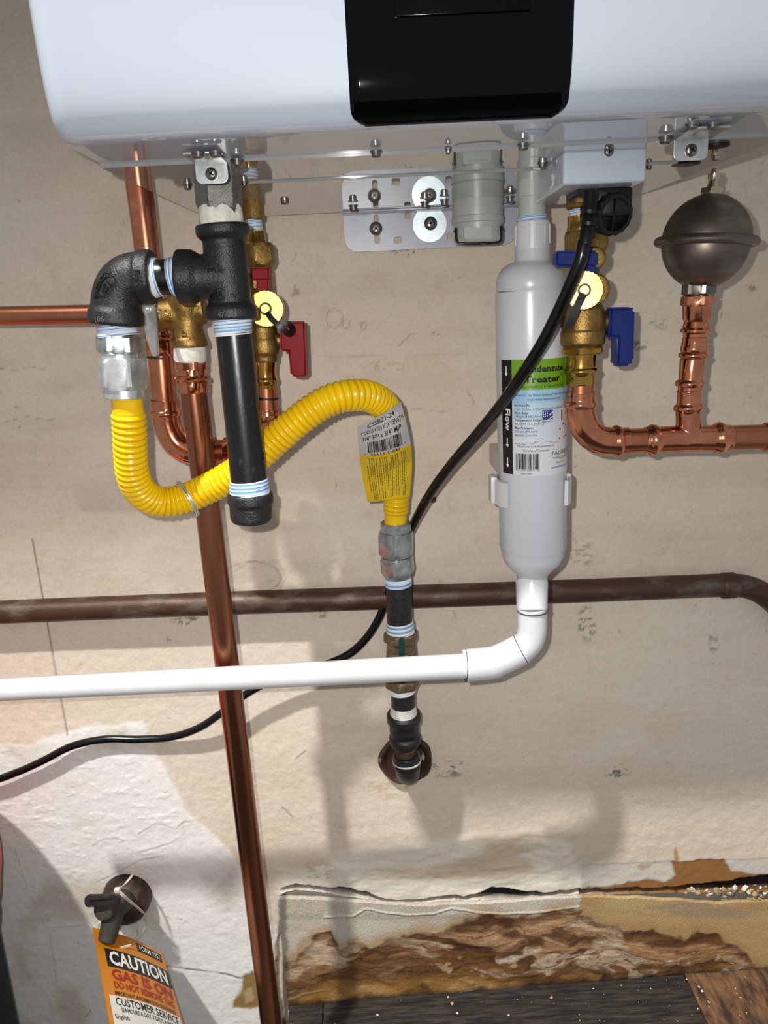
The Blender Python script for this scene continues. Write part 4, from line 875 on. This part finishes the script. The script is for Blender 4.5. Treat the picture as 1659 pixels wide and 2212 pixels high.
mb = MB(); lathe(mb, bc+axb*(Rb*1.0), axb, [(0, 22*kk), (8*kk, 22*kk, 1), (16*kk, 20*kk, 1), (17*kk, 12*kk), (30*kk, 10*kk), (34*kk, 12*kk), (44*kk, 13*kk), (45*kk, 9*kk), (52*kk, 8*kk), (54*kk, 5*kk)], 36); emit('air_valve', mb, 'nickel', ball, 30)
mb = MB(); stack(mb, DC, [(1509, 638, 60, 0), (1509, 634, 62, 1), (1511, 610, 62, 1), (1511, 606, 60, 0)], 48, ph=.55); emit('hex_base', mb, 'steel_hex', ball, 25)

# ================================================================== RELIEF VALVE AND DISCHARGE PIPE
DD = .150
rv = thing('relief_valve', 'brass pressure relief valve with chrome lever behind the black elbow and tee', 'valve', pt(405, 700, DD))
raw = MB(); stack(raw, DD, [(398, 615, 74), (402, 665, 76), (404, 690, 66), (406, 712, 64), (408, 728, 70), (408, 734, 77), (410, 747, 77), (410, 750, 74)], 44)
lathe(raw, pt(402, 678, DD), Vector((-1, 0, 0)), [(0, .0125), (.020, .0125), (.021, .014), (.028, .014)], 36); lathe(raw, pt(402, 672, DD), Vector((1, 0, 0)), [(0, .011), (.016, .011)], 36)
rb_ = fuse(raw, .0009, 5); bv = rb_.bvh(); body = emit('valve_body', rb_, 'brass', rv, 60)
mb = MB(); fn = on_surface(bv, 406, 682, DD)
ar = [(-5, 12), (5, 12), (5, -2), (9, -2), (0, -12), (-9, -2), (-5, -2)]
mb.add([fn(a*.9, b*.9, .0006) for a, b in ar]+[fn(a*.9, b*.9, -.001) for a, b in ar], [(0, 1, 2, 6), (3, 4, 5)]+[(i, (i+1) % 7, 7+(i+1) % 7, 7+i) for i in range(7)])
fn = on_surface(bv, 374, 682, DD); text(mb, '3/4"', fn, 4, 0, 17, rot=math.pi/2, bold=.01, ext=.0005)
fn = on_surface(bv, 408, 720, DD); text(mb, 'LP', fn, 3, 0, 14, rot=math.pi/2, bold=.01, ext=.0005); emit('lettering', mb, 'brass_shiny', body)
mb = MB(); lv = [(302, 657), (324, 653), (334, 666), (337, 700), (340, 768), (328, 771), (316, 735), (307, 690)]
prism(mb, [pt(x_, y_, DD+.046-(y_-657)*.00008) for x_, y_ in lv], Vector((.001, .0035, 0)), .0007)
lathe(mb, pt(320, 672, DD+.046), Vector((0, -1, 0)), [(-.03, .0022), (.0012, .0022), (.0016, .0015)], 16); emit('lever', mb, 'zinc', rv, 30)
dp = thing('discharge_pipe', 'long copper discharge pipe dropping from the brass relief valve past white drain', 'water pipe', pt(585, 2212, DD))
mb = MB(); stack(mb, DD, [(410, 745, 68), (411, 776, 70), (411, 782, 64)], 40); emit('pipe_dope', mb, 'dope_white', dp)
mb = MB(); stack(mb, DD, [(412, 776, 60, .6), (413, 798, 60, .6), (413, 799, 62), (414, 808, 62)] + bead(415, 817, 62, 74, 7) + [(417, 826, 64), (418, 845, 62), (418, 848, 58)], 48); emit('press_adapter', mb, 'copper_fit', dp, 35)
a = pt(417, 835, DD); b = pt(583, 2190, DD-.004); d_ = (b-a); mb = MB(); bot = a+d_*(( .003-a.z)/d_.z); lathe(mb, a, bot-a, [(0, .0112), ((bot-a).length, .0112)], 44); emit('pipe', mb, 'copper_brown', dp)

# ================================================================== CONDENSATE FILTER AND PVC DRAIN
flt = thing('condensate_filter', 'white cylindrical condensate filter with green label hanging under heater', 'filter', pt(1150, 1240, DF))
tape(flt, DF, (1149, 466), (1149, 480), 64, 62, 4, 51, .0005, blue=.9)
mb = MB(); stack(mb, DF, [(1150, 478, 70), (1150, 480, 74), (1150, 538, 75), (1150, 541, 70)], 48); nt_ = emit('union_nut', mb, 'pvc_fit', flt, 35)
mb = MB(); c = pt(1150, 480, DF); r_ = W(37, 1150, 500, DF); hgt = (pt(1150, 480, DF)-pt(1150, 536, DF)).length
for i in range(12):
    a = 2*math.pi*i/12+.1; n_ = Vector((math.sin(a), -math.cos(a), 0)); s_ = Vector((math.cos(a), math.sin(a), 0))*.0011; q = c+n_*(r_-.0004)+Vector((0, 0, -hgt*.12))
    prism(mb, [q-s_, q+s_, q+s_+Vector((0, 0, -hgt*.75)), q-s_+Vector((0, 0, -hgt*.75))], n_*.0012, 0)
emit('grip_rib', mb, 'pvc_fit', nt_, 30)
mb = MB(); stack(mb, DF, [(1150, 536, 74), (1150, 543, 76), (1150, 562, 76), (1150, 565, 78), (1149, 572, 106), (1148, 580, 126), (1147, 592, 141), (1146, 606, 147), (1146, 628, 149), (1146, 630, 147)], 64); emit('top_cap', mb, 'filter_white', flt, 50)
mb = MB(); stack(mb, DF, [(1146, 628, 151), (1146, 634, 152), (1151, 1178, 142), (1151, 1180, 139), (1151, 1196, 134), (1151, 1212, 120), (1150, 1224, 98), (1150, 1236, 74), (1150, 1240, 66), (1150, 1254, 64)], 72); fb = emit('filter_body', mb, 'filter_white', flt, 50)
mb = MB(); r_ = lambda y: W((152-(y-634)*10/544)/2, 1148, y, DF)
def LB(s, v, h=0.):                         # label sheet: s px along the surface from its middle, v px down the photograph
    y = -v; x = 1146+(y-634)*5/544; c = pt(x, y, DF); a = s/76.; r = r_(y)+.0002+h
    return c+Vector((math.sin(a)*r, -math.cos(a)*r, 0))
quad(mb, LB, -88, 118, -771, -1012, 40, 4, .0, 0)
lbl = emit('label', mb, 'label_white', flt, 80)
mb = MB(); quad(mb, LB, -58, 117, -771, -834, 36, 2, .0002, 0); quad(mb, LB, -58, 117, -834, -862, 36, 2, .0002, 1); quad(mb, LB, -58, 117, -862, -895, 36, 2, .0002, 2); quad(mb, LB, -58, 117, -895, -935, 36, 2, .0002, 3); quad(mb, LB, -88, -58, -772, -1011, 8, 4, .0002, 4)
quad(mb, LB, 46, 92, -875, -952, 10, 2, .0003, 5)
emit('label_print', mb, ['label_green', 'label_blue', 'label_blue_pale', 'label_blue_faint', 'ink', 'label_white'], lbl, 80)
mb = MB(); H = .0004; fb_ = lambda u, v, h: LB(u, v, H+h)
text(mb, 'Condensate', fb_, 10, -797, 19, bold=.034, fit=104); text(mb, 'Treater', fb_, 10, -819, 19, bold=.034, fit=82); text(mb, 'TM', fb_, 55, -808, 6)
text(mb, 'FAL-HTILNF-12 & FAL-HTILCN-12', fb_, 14, -830, 7, fit=108, bold=.005)
text(mb, 'Formulated for High Efficiency Condensing Tankless Water Heaters', fb_, 12, -847, 7, fit=130); text(mb, '(Single Heater Applications Only)', fb_, 14, -856, 7, fit=76)
for s_, y_, b_ in (('Service Life:', 868, 1), ('1 Year - 750 Hours - or When the pH Level Moves Below 6.0', 876, 0), ('Flow Rate:', 884, 1), ('3.8 gph (14.4 L/hour)', 891, 0), ('Temperature Range:', 899, 1), ('40-100°F (4.4-37.8°C)', 907, 0), ('Max Pressure:', 915, 1), ('125 psi (8.6 bars)', 922, 0), ('Application Gravity Flow', 930, 0)):
    text(mb, s_, fb_, -52, -y_, 7, align='LEFT', bold=.02 if b_ else 0., fit={'S': 26, '1Y': 0}.get(s_[0]) if False else (112 if s_.startswith('1 Year') else (48 if s_.startswith('App') else None)))
text(mb, 'Follow Local Code Requirements for', fb_, -6, -953, 7, fit=82); text(mb, 'Discharge of Condensate', fb_, -6, -962, 7, fit=56)
u_ = -50; rb = random.Random(4)
while u_ < 0:
    w_ = rb.choice([1, 1.2, 2.2, 3.2]); quad(mb, fb_, u_, min(0, u_+w_), -966, -998, 1, 1); u_ += w_+rb.choice([.9, 1.2, 2])
text(mb, '7 85 10101 0 84971 1 83', fb_, -25, -1002, 5, fit=52); text(mb, '500103802', fb_, -27, -1009, 5, fit=24)
for (a0, b0, a1, b1) in ((58, -880, 58, -902), (50, -921, 66, -909), (49, -939, 67, -937)):
    d = Vector((a1-a0, b1-b0)).normalized(); n_ = Vector((-d.y, d.x))*1.9; mb.add([fb_(x_, y_, 0) for x_, y_ in ((a0+n_.x, b0+n_.y), (a0-n_.x, b0-n_.y), (a1-n_.x, b1-n_.y), (a1+n_.x, b1+n_.y))], [(0, 1, 2, 3)])
emit('lettering', mb, 'ink', lbl)
mb = MB(); text(mb, 'Flow', fb_, -76, -873, 19, rot=-math.pi/2, align='LEFT', bold=.02, fit=46)
for y0, y1 in ((784, 806), (828, 850), (935, 956), (977, 998)):
    mb.add([fb_(x_, -y_, 0) for x_, y_ in ((-73.4, y0), (-70.6, y0), (-70.6, y1-7), (-67.5, y1-7), (-72, y1), (-76.5, y1-7), (-73.4, y1-7))], [(0, 1, 2, 6), (3, 4, 5)])
emit('flow_arrow', mb, 'ink_white', lbl)
mb = MB(); text(mb, 'FALSKEN', fb_, 57, -972, 12, bold=.0, fit=56, mi=0); text(mb, 'WATER SYSTEMS', fb_, 56, -980, 6, fit=50, mi=0); text(mb, 'Brea, CA', fb_, 52, -990, 6, bold=.01, mi=0); text(mb, 'www.FWSWater.com', fb_, 50, -999, 6, bold=.01, fit=46, mi=0)
vs = [fb_(58+(17-1.6*k)*math.cos(2*math.pi*i/32), -973+(9.5-1.4*k)*math.sin(2*math.pi*i/32), .0001) for k in (0, 1) for i in range(32)]; mb.add(vs, [(i, (i+1) % 32, 32+(i+1) % 32, 32+i) for i in range(32)], 1)
quad(mb, fb_, 7, 31, -877, -897, 6, 1, 0, 0)                       # flag
for k in range(3): mb.add([fb_(x_, y_, .0001) for x_, y_ in ((18+k*2, -897+k*5), (31, -890+k*5), (31, -892.5+k*5), (19+k*2, -897+k*4))], [(0, 1, 2, 3)], 2 if k % 2 else 3)
for i in range(3):
    for j in range(3): quad(mb, fb_, 9+i*4, 10.6+i*4, -879.5-j*4.5, -881-j*4.5, 1, 1, .0001, 3)
text(mb, 'Made in the USA', fb_, 19, -902, 4.2, bold=.02, fit=24, mi=4)
for x_, y_, m_ in ((76, -889, 1), (76, -914, 1), (76, -936, 2)): mb.add([fb_(x_+3*math.cos(t), y_+3.6*math.sin(t), .0001) for t in [2*math.pi*i/8 for i in range(8)]], [tuple(range(8))], m_)
rs = random.Random(2)
for i in range(46):
    x_ = -56+98*rs.random(); k = math.exp(-((x_-2)/16)**2); y_ = -946+rs.gauss(0, 1.2)+k*rs.random()*12; l_ = 2+7*rs.random(); quad(mb, fb_, x_, x_+l_*(1-.5*k), y_, y_+.9, 2, 1, -.0001, 5)
emit('logo', mb, ['ink_blue', 'label_green_ring', 'ink_red', 'ink_white', 'ink', 'label_splash'], lbl)
# wall clip for the filter
clip = MB(); cc = pt(1149, 1056, DF); r_ = W(74, 1149, 1056, DF)+.0003; zt, zb_ = pt(1149, 1030, DF).z, pt(1149, 1082, DF).z; N2 = 30; vs = []
for i in range(N2+1):
    a = math.radians(-52)+math.radians(-256+0)*i/N2
    d = Vector((math.sin(a), -math.cos(a), 0))
    for rr_, z in ((r_, zt), (r_+.0032, zt), (r_+.0032, zb_), (r_, zb_)): vs.append(cc+d*rr_+Vector((0, 0, z-cc.z)))
clip.add(vs, [(i*4+a, i*4+(a+1) % 4, i*4+4+(a+1) % 4, i*4+4+a) for i in range(N2) for a in range(4)]+[(0, 1, 2, 3), tuple(N2*4+a for a in (3, 2, 1, 0))])
box(clip, cc.x-.012, cc.x+.012, cc.y+r_+.001, -.0005, zb_, zt, .001, 2)
for s_ in (-1, 1):
    a = math.radians(-66 if s_ < 0 else 52); 
    px_ = 1066 if s_ < 0 else 1224; p = pt(px_, 1056, DF); hw = W(7, px_, 1056, DF)
    box(clip, p.x-hw, p.x+hw, -DF-.004, -DF+.010, zb_, zt+.002, .001, 2)
tag(emit('filter_clip', clip, 'pvc_fit', None, 35), 'white plastic clip gripping the lower part of the white filter', 'pipe clip')
# PVC
DV = .176
pvc = thing('drain_pipe', 'white PVC drain pipe bending down from the filter and running off left', 'drain pipe', pt(1150, 1300, DV))
mb = MB(); stack(mb, (DF, DV), [(1148, 1252, 66), (1148, 1255, 69), (1149, 1262, 69), (1149, 1312, 66), (1150, 1318, 64)], 44); emit('coupling', mb, 'pvc_fit', pvc, 40)
mb = MB(); path = [(1149, 1312), (1150, 1340), (1149, 1365), (1142, 1386), (1126, 1402), (1104, 1414), (1085, 1424)]; ep = catmull([pt(x_, y_, DV) for x_, y_ in path], 8); sweep(mb, ep, [W(31, 1140, 1380, DV)]*len(ep), 40)
emit('bend', mb, 'pvc_fit', pvc, 50)
mb = MB(); path = [(1128, 1401), (1104, 1414), (1080, 1425), (1064, 1431), (1056, 1433)]; ep = catmull([pt(x_, y_, DV) for x_, y_ in path], 8); sweep(mb, ep, [W(33.5, 1100, 1415, DV)]*len(ep), 40)
stack(mb, DV, [(1003, 1438, 66), (1004, 1438, 70), (1060, 1432, 70), (1076, 1429, 68), (1084, 1426, 62)], 44); emit('elbow', mb, 'pvc_fit', pvc, 50)
mb = MB(); stack(mb, (DV-.001, DV), [(-140, 1497, 47), (400, 1470, 51), (1015, 1438, 54)], 44); emit('pipe', mb, 'pvc', pvc)
mb = MB(); stack(mb, DV, [(1005, 1438, 71), (1006.5, 1438, 71)], 40); emit('joint_ring', mb, 'pvc_scuff', pvc)
for pth, w_ in (([(1150, 1316), (1150, 1318.5)], 67), ([(1126, 1402), (1124.4, 1402.8)], 67.6)):
    mb = MB(); stack(mb, DV, [(x_, y_, w_) for x_, y_ in pth], 40); emit('joint_ring', mb, 'pvc_scuff', pvc)

# ================================================================== POWER CORD
cord = thing('power_cord', 'thick black power cord hanging from the heater and sagging along the wall', 'cord', pt(1270, 420, DJ-.02))
DJc = DJ-.02
cp_ = [(1262, 520, .262), (1254, 560, .262), (1232, 615, .256), (1205, 675, .246), (1172, 740, .236), (1130, 806, .222), (1082, 874, .196), (1030, 938, .165), (975, 1003, .132), (930, 1065, .100), (895, 1128, .066), (868, 1190, .040), (850, 1245, .030), (833, 1300, .024), (815, 1342, .022), (788, 1382, .022), (750, 1415, .022), (690, 1440, .024), (610, 1462, .026), (540, 1494, .026), (485, 1535, .024), (430, 1572, .018), (370, 1592, .012), (300, 1597, .010), (225, 1597, .010), (155, 1612, .012), (95, 1642, .013), (40, 1667, .013), (-30, 1690, .014), (-140, 1706, .014)]
cps, L_ = resample(catmull([pt(*p) for p in cp_], 12), .002)
mb = MB(); sweep(mb, cps, .0044, 20); emit('cable', mb, 'cord_black', cord, 60)
mb = MB(); prism(mb, [pt(x_, y_, DJc) for x_, y_ in ((1246, 402), (1358, 398), (1358, 420), (1246, 426))], Vector((0, .03, 0)), .0015); emit('plug_base', mb, 'black_plastic', cord)
mb = MB(); zz = .264
stack(mb, (DJc+.006, zz), [(1276, 418, 34), (1275, 440, 30), (1272, 470, 28), (1268, 500, 30), (1264, 528, 28), (1262, 532, 24)], 28)
for y_ in (458, 484, 510): stack(mb, zz-.004, [(1274-(y_-458)*.1, y_-4, 33), (1273-(y_-458)*.1, y_+4, 33)], 24)
emit('strain_relief', mb, 'black_plastic', cord, 40)
mb = MB(); c = pt(1330, 464, DJc+.004); nrm = Vector((.28, -1, -.22)).normalized(); ax, e1, e2 = frame(nrm); r_ = W(42, 1330, 464, DJc); n = 64; R = []
for h, k, kn in ((-.024, .98, 1), (-.001, 1., 1), (0, .97, 0), (0, .80, 0), (-.008, .78, 0), (-.008, .1, 0)):
    R.append([c+ax*h+(e1*math.cos(2*math.pi*i/n)+e2*math.sin(2*math.pi*i/n))*(r_*k*(1+(.05 if kn and (i//2) % 2 else 0))) for i in range(n)])
rings(mb, R)
for k in (0, 1):
    d = e1 if k else e2; q = e2 if k else e1; prism(mb, [c-ax*.008+d*(r_*.78)*s1+q*(r_*.04)*s2 for s1, s2 in ((-1, -1), (1, -1), (1, 1), (-1, 1))], ax*.0065, 0)
box(mb, c.x-.012, c.x+.012, c.y+.002, c.y+.022, c.z, pt(1330, 405, DJc).z, .002, 2)
emit('locking_ring', mb, 'black_plastic', cord, 35)

# ================================================================== OLD PIPE, NAIL
DO = .018
mb = MB(); ep = catmull([pt(x_, y_, DO) for x_, y_ in ((-160, 1330), (0, 1322), (400, 1306), (800, 1292), (1200, 1278), (1480, 1267), (1575, 1264), (1615, 1268), (1650, 1284), (1685, 1315), (1720, 1370))], 10); sweep(mb, ep, W(25, 800, 1292, DO), 32)
old = thing('old_copper_pipe', 'old dark brown copper pipe running along the wall behind the drop pipes', 'water pipe', pt(800, 1292, DO)); emit('pipe', mb, 'old_copper', old, 60)
mb = MB(); stack(mb, DO, [(1556, 1265, 50), (1560, 1265, 56), (1584, 1264, 56), (1590, 1265, 50)], 36); emit('elbow_socket', mb, 'old_copper', old)
nl = MB(); lathe(nl, pt(935, 1079, -.0005), Vector((.1, -1, .1)), [(0, .0035), (.002, .0036), (.004, .0028), (.0046, .001)], 20); tag(emit('nail', nl, 'rust_brown', None), 'small rusty nail head in wall right of the yellow hose end', 'nail')

# ================================================================== GAS OUTLET, TIE, TAG
gv = thing('gas_outlet_valve', 'small dirty grey gas valve on a rusty wall stub at lower left', 'valve', pt(270, 1930, 0))
c = pt(277, 1931, .0); k = W(1, 277, 1931, .0); mb = MB()
lathe(mb, c, Vector((.06, -1, .1)), [(-.002, 52*k), (.012, 51*k), (.020, 48*k), (.026, 40*k), (.030, 28*k), (.031, 8*k)], 44); emit('wall_stub', mb, 'rust_dark', gv, 60)
raw = MB(); VB = lambda x, y, D: pt(x, y, D)
sweep(raw, [VB(268, 1945, .02), VB(258, 1952, .05), VB(250, 1958, .062)], [.0135, .0135, .012], 28)
sweep(raw, [VB(256, 1938, .058), VB(246, 1968, .062), VB(234, 2020, .074), VB(229, 2034, .078)], [.0125, .0125, .0105, .0100], 28)
lathe(raw, VB(240, 1955, .06), Vector((-.25, -1, .45)), [(-.01, .0125), (.016, .0125), (.018, .009)], 28)
emit('valve_body', fuse(raw, .0011, 3), 'valve_grey', gv, 60)
mb = MB(); lathe(mb, VB(229.3, 2034, .0782), VB(229, 2034, .078)-VB(234, 2020, .074), [(0, .0076), (.0006, .0076)], 24); emit('outlet_bore', mb, 'hole_dark', gv)
mb = MB(); dd = .083
prism(mb, [pt(x_, y_, dd) for x_, y_ in ((181, 1942), (186, 1936), (245, 1934), (258, 1940), (258, 1956), (246, 1958), (186, 1961), (182, 1956))], Vector((0, .006, -.002)), .0012)
prism(mb, [pt(x_, y_, dd+.002) for x_, y_ in ((190, 1941), (238, 1938), (238, 1943), (190, 1946))], Vector((0, .004, 0)), .0008); emit('lever', mb, 'valve_dark', gv)
mb = MB(); Pt = [pt(x_, y_, d) for x_, y_, d in ((288, 1886, .012), (282, 1895, .040), (270, 1909, .060), (254, 1924, .072))]
def strip(mb, P, hw, th=.0012, nrm=Vector((0, -1, 0))):
    n = len(P); vs = []
    for i in range(n):
        t = (P[min(n-1, i+1)]-P[max(0, i-1)]).normalized(); s_ = t.cross(nrm).normalized()*hw; vs += [P[i]-s_, P[i]+s_, P[i]+s_+nrm*th, P[i]-s_+nrm*th]
    mb.add(vs, [(i*4+a, i*4+(a+1) % 4, i*4+4+(a+1) % 4, i*4+4+a) for i in range(n-1) for a in range(4)]+[(0, 1, 2, 3), tuple((n-1)*4+a for a in (3, 2, 1, 0))])
strip(mb, catmull(Pt, 6), .0014); strip(mb, catmull([pt(x_, y_, d) for x_, y_, d in ((254, 1922, .072), (268, 1935, .072), (284, 1949, .062), (298, 1960, .045), (311, 1973, .020))], 6), .0018)
a = pt(254, 1923, .072); box(mb, a.x-.003, a.x+.003, a.y-.003, a.y+.002, a.z-.0025, a.z+.003, .0006, 2)
strip(mb, catmull([pt(x_, y_, d) for x_, y_, d in ((311, 1973, .020), (314, 1995, .012), (306, 2018, .022), (286, 2034, .04), (270, 2040, .055), (262, 2040, .060))], 6), .0014)
strip(mb, catmull([pt(x_, y_, d) for x_, y_, d in ((222, 1980, .03), (215, 1992, .03), (213, 2003, .04), (216, 2014, .055))], 6), .0012)
strip(mb, catmull([pt(x_, y_, d) for x_, y_, d in ((240, 2048, .074), (262, 2046, .071), (284, 2041, .066))], 6), .0016)
tag(emit('cable_tie', mb, 'tie_white', None, 30), 'thin clear-white cable tie looped round the rusty gas stub', 'cable tie')
# caution tag, tilted card
O = pt(200, 2003, .062); t0 = (O-CAM).dot(f0); U3 = CAM+ray(352, 2060)*(t0+.050)-O; best = None
for i in range(400):                        # the lower edge swings out until the card is square
    V3 = CAM+ray(237, 2212)*(t0-.0006*i)-O; q = abs(U3.normalized().dot(V3.normalized()))
    if best is None or q < best[0]: best = (q, V3)
V3 = best[1]
tgd = thing('caution_tag', 'orange and white CAUTION gas tag hanging from the lower left valve', 'tag', O)
CN = U3.cross(V3).normalized()
if CN.dot(CAM-O) < 0: CN = -CN
TG = lambda u, v, h=0.: O + U3*(u/100) + V3*(-v/100) + CN*h + CN*(.004*math.sin(math.pi*min(1, max(0, u/100))))
mb = MB(); quad(mb, TG, 0, 100, 0, -190, 12, 8); n = len(mb.v); mb.add([v-CN*.0005 for v in mb.v], [tuple(reversed(f)) for f in mb.f]); emit('card', mb, 'tag_orange', tgd, 60)
mb = MB(); quad(mb, TG, 5, 97, -72, -185, 10, 4, .0003); emit('white_panel', mb, 'tag_white', tgd, 60)
mb = MB(); quad(mb, TG, 10, 99, -22, -42, 10, 2, .0003); quad(mb, TG, 56, 94, -4, -14, 6, 1, .0003); emit('black_band', mb, 'ink', tgd, 60)
f1 = lambda u, v, h: TG(u, v, .0006+h)
mb = MB(); text(mb, 'CAUTION', f1, 54, -39, 21, bold=.03, fit=80); text(mb, 'FORM 1957', f1, 75, -12, 8.5, bold=.01, fit=32); emit('lettering', mb, 'ink_white', tgd)
mb = MB(); text(mb, 'GAS IS ON', f1, 54, -55, 15.5, bold=.03, fit=82); text(mb, 'DO NOT REMOVE TAG', f1, 53, -64, 9.5, bold=.025, fit=80); emit('lettering', mb, 'ink_red', tgd)
mb = MB(); text(mb, 'IMPORTANT INFORMATION ON REVERSE', f1, 52, -71, 5.5, bold=.01, fit=80)
text(mb, 'CUSTOMER SERVICE', f1, 52, -81, 10.5, bold=.012, fit=82); text(mb, '(24 HOURS A DAY, 7 DAYS A WEEK)', f1, 51, -87, 6.2, bold=.01, fit=70)
for s_, y_ in (('English', 94), ('Speech or Hearing', 104), ('Impaired', 109), ('Para asistencia en español,', 114), ('llame al', 120)): text(mb, s_, f1, 7, -y_, 6, align='LEFT', bold=.008)
text(mb, '1-800-427-2200', f1, 95, -96, 7, align='RIGHT', bold=.008); text(mb, '1-800-252-0259', f1, 95, -106, 7, align='RIGHT', bold=.008); emit('lettering', mb, 'ink', tgd)

# ================================================================== SHOP VACUUM at the left edge
vd = .15; xa_ = pt(3, 2018, vd); xb_ = pt(40, 2212, vd); xl_ = pt(5, 1905, vd); AX = Vector((xa_.x-.143, -vd, 0)); RV = .118
vac = thing('shop_vacuum', 'black drum with a rounded orange lid, mostly cut off by the left edge', 'vacuum', AX)
rb2 = RV+(xb_.x-xa_.x)*xa_.z/(xa_.z-xb_.z)*.5
mb = MB(); lathe(mb, AX, Vector((0, 0, 1)), [(0.004, rb2-.006), (.012, rb2), (xa_.z-.03, RV+.001), (xa_.z-.022, RV+.006), (xa_.z-.006, RV+.006), (xa_.z-.002, RV-.004)], 72); drum = emit('drum', mb, 'bag_dark', vac, 40)
zt_ = pt(0, 1800, vd).z; hl = zt_-xa_.z; rl = xl_.x-AX.x-.018
mb = MB(); lathe(mb, AX, Vector((0, 0, 1)), [(xa_.z-.002, rl-.016), (xa_.z+.01, rl-.008)] + [(xa_.z+.01+(hl*.9)*t, rl-.012*(abs(2*t-1))**2.2) for t in (.15, .3, .45, .6, .75, .9)] + [(zt_, rl-.03), (zt_+.012, rl-.055), (zt_+.018, .02)], 72); lid = emit('lid', mb, 'orange', vac, 50)
mb = MB(); P_ = catmull([AX+Vector((dx, 0, zt_+dz)) for dx, dz in ((-.05, .010), (-.045, .04), (-.02, .052), (.02, .052), (.045, .04), (.05, .010))], 8); sweep(mb, P_, .008, 16); emit('carry_handle', mb, 'bag_dark', vac)
for k in range(2):
    a_ = .9+2.2*k; n_ = Vector((math.sin(a_), -math.cos(a_), 0)); c_ = AX+n_*(RV+.004); t_ = Vector((n_.y, -n_.x, 0))*.012
    mb = MB(); prism(mb, [c_-t_+Vector((0, 0, xa_.z-.04)), c_+t_+Vector((0, 0, xa_.z-.04)), c_+t_+Vector((0, 0, xa_.z+.02)), c_-t_+Vector((0, 0, xa_.z+.02))], n_*.006, .001); emit('latch', mb, 'bag_dark', drum)
